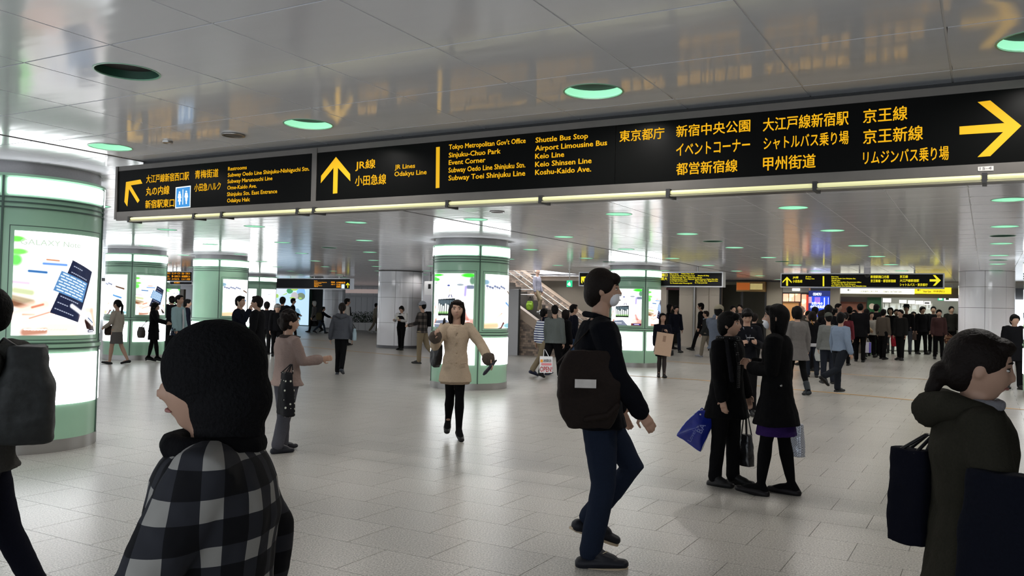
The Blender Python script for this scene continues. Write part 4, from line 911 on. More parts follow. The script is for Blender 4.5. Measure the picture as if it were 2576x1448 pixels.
class Person:
    def __init__(s, label, px, yh, yf=None, dep=None, face=0, H=None, fem=True, lean=0, legs=((6, 2), (-6, 2)), arms=((0, 8, 12, 0), (0, 8, 12, 0)),
                 head=(0, 0), top=None, bottom=None, hair='short', hairm=None, shoe=('flat', (.015, .015, .015)), lod=2, extras=(), base=None, wide=1.0, skin=None, group=None, stance=.052, twist=0):
        if dep is None: X, Y, Z0 = ground(px, yf)
        else:
            p = atd(px, 780, dep); X, Y = p[0], p[1]; Z0 = floor_z(X, Y)
        if base is not None: Z0 = base
        dz = proj((X, Y, EYE))[2]
        # standing height from where the crown is seen
        if H is None:
            lo_h, hi_h = 1.0, 2.2
            for _ in range(30):
                h = (lo_h+hi_h)/2
                if proj((X, Y, Z0+h))[1] > yh: lo_h = h
                else: hi_h = h
            H = lo_h
        az = math.atan2(X, Y)+face*D2R
        s.X, s.Y, s.Z0, s.H, s.az = X, Y, Z0, H, az; s.dep = dz
        s.root = thing('person', label, 'person', (X, Y, Z0), -az, group)
        s.lod = lod; vox = {0: .0062, 1: .010, 2: .016, 3: .022}[lod]; s.vox = vox
        h = H; s.fem = fem; w = wide*(1.0 if fem else 1.05)
        sk = skin or SKIN
        # ---- skeleton (local metres, z up, forward +Y, person's right +X)
        J = {}
        def leg(sd, a, kb):
            a *= D2R; kb *= D2R; hip = Vector((sd*stance*h, 0, 0)); ab = .02*sd
            kn = hip+Vector((ab, sin(a), -cos(a)))*.245*h; b = a-kb
            an = kn+Vector((ab*.3, sin(b), -cos(b)))*.238*h
            p = max(0, -b-.12)*.9 if b < 0 else -min(b, .35)*.5
            if s.heel: p = max(p, .38)
            toe = an+Vector((sd*.012*h, cos(p)*.105*h, -sin(p)*.105*h-.026*h*cos(p)))
            heel = an+Vector((0, -cos(p)*.028*h-sin(p)*.03*h, -cos(p)*.036*h+sin(p)*.012*h))
            return hip, kn, an, toe, heel, p
        s.heel = shoe[0] == 'heel'
        Ls = [leg(-1, *legs[0]), leg(1, *legs[1])]
        lowest = min(min(l[3].z-.016*h, l[4].z-.006*h-(.035*h if s.heel else 0)) for l in Ls)
        hz = -lowest
        lean_r = lean*D2R; tw = twist*D2R
        def T(p):
            """pelvis frame -> local, with the trunk leaning"""
            x, y, z = p[0], p[1], p[2]
            f = min(1, max(0, z/(.10*h))) if h else 0
            a = lean_r*f; t_ = tw*min(1, max(0, z/(.25*h))); x, y = x*cos(t_)-y*sin(t_), x*sin(t_)+y*cos(t_)
            return (x, y*cos(a)+z*sin(a), z*cos(a)-y*sin(a)+hz)
        s.T = T; s.h = h; s.hz = hz
        up = Vector((0, 0, hz)); Ls = [tuple(v+up if isinstance(v, Vector) else v for v in l) for l in Ls]; s.L = Ls
        sw = (.094 if fem else .104)*w
        As = []
        for sd, (fl, abd, el, inw) in zip((-1, 1), arms):
            sh = Vector(T((sd*sw*h, 0, .292*h))); a = fl*D2R; b = abd*D2R
            d1 = Vector((sd*sin(b), sin(a)*cos(b), -cos(a)*cos(b))).normalized()
            e = a+el*D2R; i_ = inw*D2R
            d2 = Vector((sd*sin(b)*.4-sd*sin(i_), sin(e)*cos(i_), -cos(e)*cos(i_))).normalized()
            elb = sh+d1*.168*h; wr = elb+d2*.145*h
            As.append((sh, elb, wr, d2))
        s.A = As
        # ---- head frame
        hy, hp = head[0]*D2R, head[1]*D2R; hk = .235/.23*(h/1.65)**.5*(1.13 if lod >= 2 else 1.04)
        hc = Vector(T((0, .012*h, .345*h)))+Vector((0, .0, .078*h)); R_ = Matrix.Rotation(-hy, 3, 'Z') @ Matrix.Rotation(-hp, 3, 'X')
        hk = hk if (.485*h+hz) else 1
        top_z = h-.113*hk if lean == 0 else hc.z
        hc.z = top_z if lean == 0 else hc.z
        if lean == 0 and max(abs(legs[0][1]), abs(legs[1][1])) > 4: hc.z = Vector(T((0, 0, .345*h))).z+.078*h
        nk = Vector(T((0, .0, .30*h)))
        def HT(p): q = R_ @ Vector(p); return (q.x+hc.x, q.y+hc.y+.01*hk*0, q.z+hc.z)
        s.HT = HT; s.hk = hk; s.hc = hc
        # ---- body: one continuous skin
        b = MB(); seg = 14
        k = w
        BR = [(-.035, .060, .050), (0, .090, .066), (.05, .085, .062), (.10, .070*k, .052), (.16, .078*k, .056), (.22, .090*k, .062), (.262, .088*k, .056), (.292, .062*k, .045), (.312, .034, .034)]
        b.rings([(0, 0, z*h, rx*h, ry*h) for z, rx, ry in BR], 20, T)
        b.tube([nk-Vector((0, 0, .02*h)), nk+(hc-nk)*.5, hc+Vector(R_ @ Vector((0, -.012, -.04)))], [.036*h*.95, .031*h, .034*h], 12)
        head_mesh(b, HT, hk, fem, fine=lod < 2)
        for (hip, kn, an, toe, heel, p) in Ls:
            b.tube([hip+Vector((0, 0, .02*h)), hip+(kn-hip)*.35, kn, kn+(an-kn)*.3, kn+(an-kn)*.75, an], [.050*h, .046*h, .031*h, .034*h, .024*h, .021*h], seg)
            b.tube([heel, an+(toe-an)*.45-Vector((0, 0, .008*h)), toe], [.019*h, .022*h, .014*h], 10)
        s.hands = []
        fr = max(.0078, vox*.62) if lod < 2 else .0095
        for sd, (sh, elb, wr, d2) in zip((-1, 1), As):
            b.tube([sh-Vector((sd*.02*h, 0, 0)), sh, elb, elb+(wr-elb)*.3, wr], [.030*h, .030*h, .024*h, .024*h, .0155*h], 12)
            n_ = d2.cross(Vector((sd, 0, 0))).normalized()          # across the palm (toward the thumb side)
            if n_.length < .3: n_ = Vector((0, 1, 0))
            pal = Vector(n_.cross(d2)).normalized()*(-1 if Vector(n_.cross(d2)).x*sd > 0 else 1)   # palm faces inward
            c0 = wr+d2*.045*hk
            b.tube([wr, wr+d2*.03*hk, wr+d2*.075*hk], [(.022*hk, .014*hk), (.030*hk, .015*hk), (.034*hk, .013*hk)], 12, up=pal)
            for q in range(4):
                f0 = wr+d2*.075*hk+n_*(.025-.0165*q)*hk; Lf = (.066, .074, .069, .052)[q]*hk
                p1 = f0+d2*Lf*.5+pal*Lf*.12; p2 = p1+(d2*.75+pal*.65).normalized()*Lf*.32; p3 = p2+(d2*.4+pal*.9).normalized()*Lf*.24
                b.tube([f0-d2*.02, p1, p2, p3], [fr, fr, fr*.95, fr*.85], 7)
            t0 = wr+d2*.02*hk+n_*.02*hk; b.tube([t0, t0+(d2*.6+n_*.8).normalized()*.035*hk, t0+(d2*.95+n_*.5+pal*.3).normalized()*.066*hk], [fr*1.35, fr*1.2, fr], 7)
            s.hands.append(wr+d2*.085*hk+pal*.012)
        s.body = remesh(b.obj('body', sk, s.root), vox, 2 if lod < 2 else 1)
        # ---- clothes
        mats_b = bottom
        cl = .010*h/1.6
        if bottom:
            kind, m = bottom[0], bottom[1]; fit = bottom[2] if len(bottom) > 2 else 1.0
            if kind in ('trousers', 'jeans'):
                t = MB(); t.rings([(0, 0, z*h, (rx)*h+cl, (ry)*h+cl) for z, rx, ry in ((-.04, .065, .055), (0, .092, .068), (.05, .086, .063), (.10, .073, .055))], 20, T)
                for (hip, kn, an, toe, heel, p) in Ls:
                    t.tube([hip, hip+(kn-hip)*.4, kn, kn+(an-kn)*.45, an+(kn-an)*.02], [.056*h*fit+.004, .050*h*fit+.004, .040*h*fit, .037*h*fit, .034*h*fit+.003], 16)
                remesh(t.obj(kind, m, s.root), max(vox, .008), 4, .012 if lod < 3 else 0)
            else:
                hem = bottom[3] if len(bottom) > 3 else -.20
                sk_ = MB(); sk_.rings([(0, 0, z*h, rx*h+cl, ry*h+cl) for z, rx, ry in ((hem, .098*fit, .085*fit), (hem*.5, .098, .080), (0, .094, .070), (.05, .086, .063), (.10, .073, .055))], 24, T)
                remesh(sk_.obj('skirt', m, s.root), max(vox, .008), 3, .012)
                lm = bottom[4] if len(bottom) > 4 else None
                if lm:
                    for (hip, kn, an, toe, heel, p) in Ls:
                        t = MB(); t.tube([hip, hip+(kn-hip)*.4, kn, kn+(an-kn)*.3, kn+(an-kn)*.75, an, an+(toe-an)*.55-Vector((0, 0, .004*h)), toe], [.052*h, .048*h, .034*h, .037*h, .027*h, .0245*h, .025*h, .016*h], 14); t.tube([an+(kn-an)*.06, heel], [.024*h, .0225*h], 12)
                        remesh(t.obj('stocking', lm, s.root), max(vox, .008), 2)
        if top:
            kind, m = top[0], top[1]; hem = top[2]; flare = top[3] if len(top) > 3 else 1.0; th = (.014 if kind in ('shirt', 'blouse', 'sweater') else .024)
            bulk = (top[4] if len(top) > 4 else 1.0)*(.93 if lod >= 2 else 1)
            t = MB(); R0 = []
            if hem < -.02: R0 += [(hem, .098*flare, .080*flare), (hem*.5, .097*(1+flare)/2, .076*(1+flare)/2)]
            elif hem < .05: R0 += [(hem, .092*flare, .070*flare)]
            R0 += [(z, rx, ry) for z, rx, ry in ((0, .093, .070), (.05, .088, .066), (.10, .077*k, .060), (.16, .082*k, .062), (.22, .093*k, .067), (.262, .092*k, .062), (.292, .072*k, .052), (.312, .042, .040)) if z > hem+.01]
            t.rings([(0, 0, z*h, rx*h*bulk+th*.7, ry*h*bulk+th*.7) for z, rx, ry in R0], 22, T)
            slv = top[5] if len(top) > 5 else .98
            for sd, (sh, elb, wr, d2) in zip((-1, 1), As):
                e_ = elb+(wr-elb)*slv
                t.tube([sh-Vector((sd*.035*h, 0, .01)), sh+Vector((0, 0, -.004*h)), sh+(elb-sh)*.5, elb, elb+(e_-elb)*.6, e_], [.036*h+th*.5, .036*h+th*.6, .032*h+th*.7, .030*h+th*.6, .027*h+th*.7, .024*h+th*.8], 14)
            s.top = remesh(t.obj(kind, m, s.root), max(vox, .008), 4, .018 if lod < 3 else 0)
        # ---- shoes
        sm_ = mat('shoe_%d_%d_%d' % tuple(int(c*255) for c in shoe[1]), shoe[1], .45, spec=.2, var=.1)
        for (hip, kn, an, toe, heel, p) in Ls:
            q = MB(); F_ = (toe-heel).normalized()
            q.tube([heel, heel+(toe-heel)*.5+Vector((0, 0, .004*h)), toe+F_*.012*h], [(.027*h, .025*h), (.030*h, .023*h), (.023*h, .016*h)], 12)
            if not (bottom and bottom[0] == 'skirt'): q.tube([an+(kn-an)*.04, an+(toe-an)*.38-Vector((0, 0, .004*h)), an+(toe-an)*.72], [.0275*h, .0275*h, .022*h], 12)
            if shoe[0] == 'boot': q.tube([an+(kn-an)*.35, an, heel+(toe-heel)*.25, an+(toe-an)*.7], [.036*h, .033*h, .032*h, .027*h], 12)
            elif shoe[0] == 'ankle': q.tube([an+(kn-an)*.12, heel+(toe-heel)*.25], [.026*h, .025*h], 12)
            if shoe[0] == 'heel': q.tube([heel+Vector((0, -.006, 0)), Vector((heel.x, heel.y-.008, heel.z-.036*h))], [.014*h, .008*h], 8)
            o = remesh(q.obj('shoe', sm_, s.root), max(vox*.8, .007), 2)
            if len(shoe) > 2:
                so = MB(); n2 = 14
                pts = []
                wz = Vector((0, 0, 1)); sdv = F_.cross(wz).normalized(); dn = sdv.cross(F_).normalized()
                lowz = (.019*h)
                for i in range(n2):
                    t_ = 2*PI*i/n2; L0 = (toe-heel).length
                    pts.append(heel+F_*(L0*.5+L0*.68*cos(t_))+sdv*.031*h*sin(t_)*(1 if cos(t_) > 0 else .85)-dn*0)
                lo_pts = [p_-dn*(-1)*0-Vector((0, 0, .0)) for p_ in pts]
                base_off = -dn if dn.z > 0 else dn
                a_ = [p_+base_off*(.020*h) for p_ in pts]; c_ = [p_+base_off*(.011*h) for p_ in pts]
                so.add(a_+c_, [tuple(range(n2-1, -1, -1)), tuple(range(n2, 2*n2))]+[(i, (i+1) % n2, (i+1) % n2+n2, i+n2) for i in range(n2)])
                so.obj('sole', mat('pale_rubber_sole', shoe[2], .6, var=.1), o)
        # ---- hair and headwear
        hm = hairm or HAIR; q = MB(); K = hk
        if hair == 'none': pass
        elif hair not in ('bald',):
            q.ball((0, -.016*K, .020*K), (.083*K, .098*K, .101*K), 20, 14, HT)
            if hair in ('short', 'man'):
                q.ball((0, -.045*K, -.015*K), (.072*K, .062*K, .075*K), 16, 10, HT)
                q.ball((0, .040*K, .082*K), (.058*K, .042*K, .030*K), 14, 8, HT)
                for sd in (-1, 1): q.ball((sd*.066*K, .005*K, .035*K), (.016*K, .035*K, .045*K), 10, 7, HT)
            if hair == 'man2':     # fuller mop over ears and brow
                q.ball((0, -.045*K, -.02*K), (.080*K, .068*K, .09*K), 16, 10, HT); q.ball((0, .055*K, .062*K), (.068*K, .042*K, .038*K), 14, 8, HT)
                for sd in (-1, 1): q.ball((sd*.068*K, .012*K, .025*K), (.022*K, .045*K, .052*K), 10, 7, HT)
            if hair in ('long', 'bob', 'longside', 'mid'):
                Lh = {'long': -.30, 'bob': -.13, 'longside': -.26, 'mid': -.19}[hair]
                q.rings([(0, -.045*K, Lh*K, .060*K, .028*K), (0, -.050*K, (Lh*.6)*K, .082*K, .040*K), (0, -.042*K, -.06*K, .084*K, .058*K), (0, -.03*K, .02*K, .084*K, .078*K)], 20, HT)
                for sd in (-1, 1): q.tube([HT((sd*.058*K, .030*K, .075*K)), HT((sd*.080*K, .018*K, .0)), HT((sd*.078*K, .010*K, Lh*.45*K)), HT((sd*.066*K, -.005*K, Lh*.85*K))], [.020*K, .021*K, .022*K, .016*K], 10)
                q.ball((0, .048*K, .078*K), (.062*K, .042*K, .026*K), 14, 8, HT)
            if hair == 'ponytail':
                q.ball((0, -.045*K, -.01*K), (.070*K, .055*K, .07*K), 16, 10, HT)
                q.tube([HT((0, -.10*K, .03*K)), HT((0, -.135*K, -.03*K)), HT((.01*K, -.125*K, -.13*K)), HT((.015*K, -.115*K, -.24*K))], [.022*K, .030*K, .026*K, .012*K], 10)
            if hair == 'lowtie':
                q.ball((0, -.050*K, -.02*K), (.074*K, .060*K, .075*K), 16, 10, HT); q.ball((0, -.108*K, -.045*K), (.036*K, .034*K, .040*K), 12, 8, HT)
                q.ball((0, .045*K, .075*K), (.062*K, .046*K, .030*K), 14, 8, HT)
                q.tube([HT((0, -.11*K, -.06*K)), HT((0, -.125*K, -.11*K)), HT((0, -.12*K, -.17*K))], [.026*K, .022*K, .010*K], 10)
            if hair == 'perm':
                rg = random.Random(3)
                for _ in range(70):
                    a = rg.uniform(0, 6.28); e = rg.uniform(-.9, 1.5); d = Vector((cos(a)*cos(e)*.088, sin(a)*cos(e)*.098-.016, sin(e)*.105+.018))
                    if d.y > .030 and d.z < .060: continue
                    q.ball((d.x*K, d.y*K, d.z*K), .024*K, 8, 6, HT)
                q.ball((0, -.055*K, -.03*K), (.075*K, .055*K, .075*K), 14, 9, HT)
            if hair == 'bun':
                q.ball((0, -.045*K, -.01*K), (.072*K, .055*K, .07*K), 16, 10, HT); q.ball((0, -.115*K, .035*K), .035*K, 12, 8, HT)
            if hair == 'cap': pass
            remesh(q.obj('hair', hm, s.root), max(vox*.8, .007), 3, .012 if lod < 2 else 0)
        else:
            q.ball((0, -.035*K, -.005*K), (.080*K, .075*K, .052*K), 16, 10, HT); remesh(q.obj('hair', hm, s.root), max(vox*.8, .007), 3)
        # ---- face details for people near enough to show them
        if lod < 2:
            eyem = mat('eye_white', (.6, .58, .55), .3, var=.02); iris = mat('dark_iris', (.01, .007, .005), .2, var=.02)
            for sd in (-1, 1):
                e = MB().ball((sd*.031*K, .070*K, .004*K), (.0125*K, .010*K, .0050*K), 12, 8, HT).obj('eye', eyem, s.root, True)
                MB().ball((sd*.031*K, .0765*K, .004*K), (.0058*K, .0045*K, .0056*K), 10, 7, HT).obj('iris', iris, e, True)
                MB().tube([HT((sd*.014*K, .083*K, .026*K)), HT((sd*.030*K, .082*K, .031*K)), HT((sd*.048*K, .070*K, .026*K))], [.0028*K, .0036*K, .002*K], 6).obj('eyebrow', hm, s.root, True)
                MB().tube([HT((sd*.019*K, .0745*K, .010*K)), HT((sd*.031*K, .0800*K, .0125*K)), HT((sd*.044*K, .070*K, .009*K))], [.0014*K]*3, 5).obj('eyelid', hm, s.root, True)
            MB().tube([HT((-.022*K, .078*K, -.056*K)), HT((-.008*K, .0865*K, -.0535*K)), HT((.008*K, .0865*K, -.0535*K)), HT((.022*K, .078*K, -.056*K))], [.002*K, (.005*K, .005*K), (.005*K, .005*K), .002*K], 8).obj('lips', mat('lips', (.32, .13, .11), .4, var=.05), s.root, True)
    def w(s, p):
        """local -> world"""
        c, n = cos(-s.az), sin(-s.az); return (s.X+p[0]*c-p[1]*n, s.Y+p[0]*n+p[1]*c, s.Z0+p[2])
    def part(s, name, mb, m, vox=None, disp=0, sm=3):
        o = mb.obj(name, m, s.root, True)
        if vox: remesh(o, vox, sm, disp)
        return o
    def mask(s):
        K = s.hk; q = MB(); q.ball((0, .060*K, -.048*K), (.054*K, .037*K, .046*K), 20, 12, s.HT); q.tube([s.HT((-.040*K, .074*K, -.030*K)), s.HT((0, .100*K, -.026*K)), s.HT((.040*K, .074*K, -.030*K))], [.004*K, .007*K, .004*K], 8); q.tube([s.HT((-.036*K, .074*K, -.055*K)), s.HT((0, .099*K, -.055*K)), s.HT((.036*K, .074*K, -.055*K))], [.003*K, .005*K, .003*K], 8); s.part('face_mask', q, mat('white_mask', (.75, .76, .8), .7, var=.04))
        for sd in (-1, 1): s.part('mask_loop', MB().tube([s.HT((sd*.05*K, .06*K, -.03*K)), s.HT((sd*.079*K, -.01*K, .0))], [.0022, .0022], 6), mat('white_mask', (.75, .76, .8)))
    def scarf(s, m, r=.062, z=.312, t=.022): 
        h = s.h; n = 12; pts = [s.T((r*h*cos(2*PI*i/n), r*h*.95*sin(2*PI*i/n)+.004*h, z*h)) for i in range(n+1)]
        s.part('scarf', MB().tube(pts, [t]*(n+1), 8), m, .009, .01)
    def cap(s, m, brim=True):
        K = s.hk; q = MB(); q.ball((0, -.008*K, .045*K), (.088*K, .103*K, .085*K), 18, 12, s.HT)
        if brim: q.tube([s.HT((0, .07*K, .058*K)), s.HT((0, .135*K, .045*K))], [(.06*K, .006*K), (.048*K, .006*K)], 14, up=(0, 0, 1))
        s.part('cap', q, m, .009)
    def hood(s, m, r=.085):
        h = s.h; q = MB(); q.tube([s.T((-.075*h, .01*h, .305*h)), s.T((-.055*h, -.055*h, .315*h)), s.T((0, -.085*h, .30*h)), s.T((.055*h, -.055*h, .315*h)), s.T((.075*h, .01*h, .305*h))], [.022*h, .032*h, .042*h, .032*h, .022*h], 12)
        s.part('hood', q, m, .011, .012)
    def strap(s, m, sd, tip, cross=False, r=(.014, .004)):
        """strap from the shoulder to a bag at local point tip"""
        h = s.h; a = Vector(s.T(((-sd if cross else sd)*.075*h, .0, .325*h))); f = Vector(s.T(((-.02 if cross else sd*.08)*h, .10*h, .20*h))); b = Vector(tip)
        return [s.w(p) for p in ((a+Vector((0, -.0, .004))), a*.45+f*.55+Vector((0, .035, .02)), b)], [s.w(p) for p in (a, Vector(s.T(((-.02 if cross else sd*.08)*h, -.10*h, .20*h))), b)]

def bag(kind, name, label, cat, c, size, rz, m, hand=None, handle_m=None, taper=.85, tilt=0, strapw=None, group=None, extra=None):
    """c = centre of the bag's top edge (world), size = (width, depth, height)"""
    w_, d_, h_ = size; t = thing(name, label, cat, c, rz, group); t.rotation_euler = (tilt, 0, rz) if not isinstance(tilt, tuple) else (tilt[0], tilt[1], rz)
    if kind == 'paper':
        b = MB(); b.add([(-w_/2, -d_/2, -h_), (w_/2, -d_/2, -h_), (w_/2, d_/2, -h_), (-w_/2, d_/2, -h_), (-w_/2, -d_/2, 0), (w_/2, -d_/2, 0), (w_/2, d_/2, 0), (-w_/2, d_/2, 0)], [(0, 3, 2, 1), (0, 1, 5, 4), (1, 2, 6, 5), (2, 3, 7, 6), (3, 0, 4, 7)])
        o = b.obj('bag_body', m, t); so = o.modifiers.new('thick', 'SOLIDIFY'); so.thickness = .004
    else:
        b = MB(); n = 5; R = []
        for i in range(n+1):
            f = i/n; k = taper+(1-taper)*(1-f) if kind == 'tote' else (1-.35*abs(2*f-1)**3)*(taper+(1-taper)*(1-f))
            R.append((0, 0, -h_*(1-f), w_/2*k, d_/2*(1 if f < .8 else .7)))
        vs = []; seg = 20
        for (cx_, cy2, z, rx, ry) in R:
            for q in range(seg):
                a = 2*PI*q/seg; ex_ = .45; vs.append((rx*math.copysign(abs(cos(a))**ex_, cos(a)), ry*math.copysign(abs(sin(a))**ex_, sin(a)), z))
        fs = [(i*seg+q, i*seg+(q+1) % seg, (i+1)*seg+(q+1) % seg, (i+1)*seg+q) for i in range(n) for q in range(seg)]+[tuple(range(seg-1, -1, -1)), tuple(n*seg+q for q in range(seg))]
        b.add(vs, fs); o = b.obj('bag_body', m, t, True); remesh(o, max(.008, min(.012, w_/30)), 3, .02)
    if hand:
        inv = (Matrix.Translation(c) @ t.rotation_euler.to_matrix().to_4x4()).inverted()
        hm = handle_m or m
        for H_ in (hand if isinstance(hand, list) else [hand]):
            pts = [inv @ Vector(p) for p in (H_ if isinstance(H_, (list, tuple)) and isinstance(H_[0], (list, tuple, Vector)) else [H_])]
            if len(pts) == 1:
                p = pts[0]
                for yy in (-d_*.3, d_*.3):
                    MB().tube([(-w_*.22, yy, -.01), (p.x-.012, p.y+yy*.15, p.z-.005), (p.x+.012, p.y+yy*.15, p.z-.005), (w_*.22, yy, -.01)], [.006]*4, 8).obj('handle', hm, t, True)
            else:
                e = pts[-1]; MB().tube(pts[:-1]+[Vector((e.x, e.y, e.z))], [(.013, .004)]*len(pts), 8).obj('strap', hm, t, True)
    if extra: extra(t, o)
    return t

BLK = cloth('black_wool', (.010, .010, .012)); BLK_N = cloth('navy_black_wool', (.010, .012, .022)); CHAR = cloth('charcoal_wool', (.035, .036, .042)); TIGHTS = cloth('black_tights', (.008, .008, .009))
JEANS = cloth('dark_denim', (.020, .030, .058)); KHAKI = cloth('khaki_cotton', (.27, .215, .14)); GREYT = cloth('grey_trousers', (.085, .085, .10)); BLKT = cloth('black_trousers', (.010, .010, .011))
HEAR = Vector

# ---- the man in the mask, walking right
P_ = Person('person walking right in dark jacket and jeans wearing a white face mask', 1494, 690, 1412, face=84, fem=False, lean=0, legs=((33, 72), (5, 15)), arms=((10, 6, 16, 6), (17, 9, 18, 5)), head=(6, 3),
            top=('jacket', cloth('navy_black_jacket', (.006, .007, .011)), -.055, 1.08, 1.12), bottom=('jeans', JEANS, 1.1), hair='man2', hairm=HAIRB, shoe=('flat', (.012, .013, .018), (.5, .40, .28)), lod=0)
P_.mask()
h = P_.h; q = MB(); n = 10
q.tube([P_.T((-.05*h, .03*h, .318*h)), P_.T((-.055*h, -.02*h, .33*h)), P_.T((0, -.05*h, .335*h)), P_.T((.055*h, -.02*h, .33*h)), P_.T((.05*h, .03*h, .318*h))], [.008*h, .011*h, .012*h, .011*h, .008*h], 10); P_.part('collar', q, cloth('navy_black_jacket', (.006, .007, .011)), .009)
an = P_.L[1][2]; F0 = P_.L[1]
LACE = mat('pale_lace', (.5, .42, .3), .6, var=.1)
tt = F0[3]; aa = F0[2]; mid = aa+(tt-aa)*.50+Vector((0, 0, .034))
for dx in (-.014, .002): P_.part('shoe_lace', MB().tube([mid+Vector((-.022, dx, -.004)), mid+Vector((0, dx+.004, .008)), mid+Vector((.022, dx, -.004))], [.003]*3, 6), LACE)
P_.part('shoe_lace', MB().tube([mid+Vector((.0, 0, .006)), mid+Vector((.028, .006, .014)), mid+Vector((.034, -.02, .004))], [.0025]*3, 6), LACE)
BROWN = mat('dark_brown_canvas', (.011, .0065, .005), .8, spec=.2, bump=.4, bscale=60, var=.4)
def ex(t, o):
    MB().box(-.095, -.108, -.215, .03, -.100, -.165).obj('white_label', mat('bag_label', (.55, .52, .5), .6, var=.2, bscale=30), t); MB().tube([(.16, -.075, -.32), (.10, -.085, -.38), (-.02, -.088, -.40)], [.02, .02, .02], 8).obj('side_pocket', BROWN, t, True)
sh = P_.w(P_.T((.09*h, 0, .33*h)))
c = P_.w((.24, -.075, 1.325)); 
bag('soft', 'shoulder_bag', 'big dark brown slouchy bag with small white label on the masked man', 'bag', c, (.38, .15, .46), -P_.az-PI/2+PI, BROWN, [[P_.w((.22, -.27, 1.24)), P_.w((.13, -.04, 1.485)), P_.w((.22, .0, 1.24))]], BROWN, 1.05, extra=ex)

# ---- the two women talking
P1 = Person('person with short black hair and dotted scarf in long black coat, talking', 1824, 783, 1219, face=120, legs=((3, 2), (-3, 2)), arms=((2, 17, 8, -8), (4, 9, 10, 0)), head=(-14, -2),
            top=('coat', cloth('black_coat', (.008, .008, .009)), -.135, 1.2, 1.2), bottom=('trousers', BLKT, 1.08), hair='man2', shoe=('flat', (.012, .012, .012)), lod=0)
P1.scarf(pattern_mat('dotted_scarf', p_dots_small), .058, .320, .026)
h = P1.h
P1.part('scarf_end', MB().tube([P1.T((.045*h, .075*h, .30*h)), P1.T((.045*h, .098*h, .18*h)), P1.T((.045*h, .098*h, .04*h))], [(.03, .010), (.034, .010), (.036, .008)], 10), pattern_mat('dotted_scarf', p_dots_small), .009)
P1.part('scarf_end', MB().tube([P1.T((.085*h, .04*h, .315*h)), P1.T((.10*h, .075*h, .18*h)), P1.T((.10*h, .09*h, .08*h))], [(.025, .010), (.03, .010), (.03, .008)], 10), cloth('dark_grey_scarf', (.03, .03, .035)), .009)
def wp(px, py, P, d=0): return atd(px, py, P.dep+d)
BLUEP = mat('blue_plastic', (.010, .025, .30), .25, spec=.6, bump=.5, bscale=9, var=.25, coat=.3)
def blue_bag():
    P = P1; hd = wp(1767, 1031, P, -.05)
    t = thing('plastic_bag', "glossy blue plastic carrier bag in the short-haired woman's hand", 'bag', (0, 0, 0))
    pts = [(1757, 1031), (1776, 1031), (1795, 1058), (1789, 1078), (1762, 1137), (1702, 1095), (1722, 1063)]
    F_ = [Vector(wp(x, y, P, -.08)) for x, y in pts]; B_ = [Vector(wp(x+2, y, P, .02)) for x, y in pts]; c1 = sum(F_, Vector())/7+Vector((AF))*-.05; c2 = sum(B_, Vector())/7+Vector((AF))*.05
    n = 7; mb = MB(); mb.add(F_+B_+[c1, c2], [(i, (i+1) % n, 2*n) for i in range(n)]+[(n+(i+1) % n, n+i, 2*n+1) for i in range(n)]+[(i, i+n, (i+1) % n+n, (i+1) % n) for i in range(n)])
    o = mb.obj('bag_body', BLUEP, t, True); m = o.modifiers.new('s', 'SUBSURF'); m.levels = m.render_levels = 3; m.subdivision_type = 'SIMPLE'; q = o.modifiers.new('w', 'SMOOTH'); q.iterations = 2; d = o.modifiers.new('d', 'DISPLACE'); d.texture = FOLD; d.strength = .03; d.texture_coords = 'LOCAL'
    me = text_mesh('BA', mat('bag_print', (.2, .25, .6), .4, var=.1), 0).copy(); o2 = bpy.data.objects.new('print_lettering', me); COL.objects.link(o2); o2.parent = t
    p = Vector(wp(1764, 1092, P, -.165)); a = math.radians(62); R3 = Matrix((AR, AU, -AF)).transposed(); o2.matrix_basis = Matrix.Translation(p) @ (R3 @ Matrix.Rotation(a, 3, 'Z')).to_4x4() @ Matrix.Scale(.075, 4)
    me = text_mesh('Lovely', mat('bag_print', (.2, .25, .6), .4, var=.1), 0).copy(); o2 = bpy.data.objects.new('print_lettering', me); COL.objects.link(o2); o2.parent = t
    p = Vector(wp(1737, 1112, P, -.165)); o2.matrix_basis = Matrix.Translation(p) @ (R3 @ Matrix.Rotation(a, 3, 'Z')).to_4x4() @ Matrix.Scale(.05, 4)
    MB().tube([wp(1757, 1034, P, -.02), wp(1766, 1026, P, -.03), wp(1776, 1034, P, -.02)], [.006]*3, 8).obj('handle', BLUEP, t, True)
    sp = MB().ball(wp(1762, 1042, P, -.14), .008, 8, 6).obj('snap', mat('snap_white', (.7, .7, .7), .3, var=.05), t, True)
blue_bag()
bag('tote', 'tote_bag', 'black shiny handbag hanging between the two talking women', 'bag', wp(1878, 1092, P1, .05), (.155, .10, .29), -PI/6, mat('black_patent', (.02, .02, .022), .22, spec=.6, bump=.5, bscale=18, var=.8), wp(1876, 1032, P1, .05), LEATHER, .62)

P2 = Person('person with long straight black hair and white mask in knee-length black coat', 1950, 765, 1244, face=-78, legs=((9, 3), (-7, 3)), arms=((2, 6, 95, 38), (4, 8, 100, 38)), head=(-6, -2),
            top=('coat', cloth('black_coat_flared', (.008, .008, .009)), -.155, 1.34, 1.05), bottom=('skirt', cloth('purple_skirt', (.035, .015, .10)), 1.18, -.21, TIGHTS), hair='mid', shoe=('flat', (.012, .011, .012)), lod=0)
P2.mask(); P2.part('coat_button', MB().ball(P2.T((-.088*P2.h, -.040*P2.h, .055*P2.h)), .012, 8, 6), STEEL)
for l in P2.L:
    b_ = l[3]+Vector((0, .0, .016)); P2.part('shoe_bow', MB().ball(b_+Vector((.018, 0, 0)), (.018, .010, .010), 8, 6).ball(b_+Vector((-.018, 0, 0)), (.018, .010, .010), 8, 6).ball(b_, .008, 8, 6), LEATHER, .005)
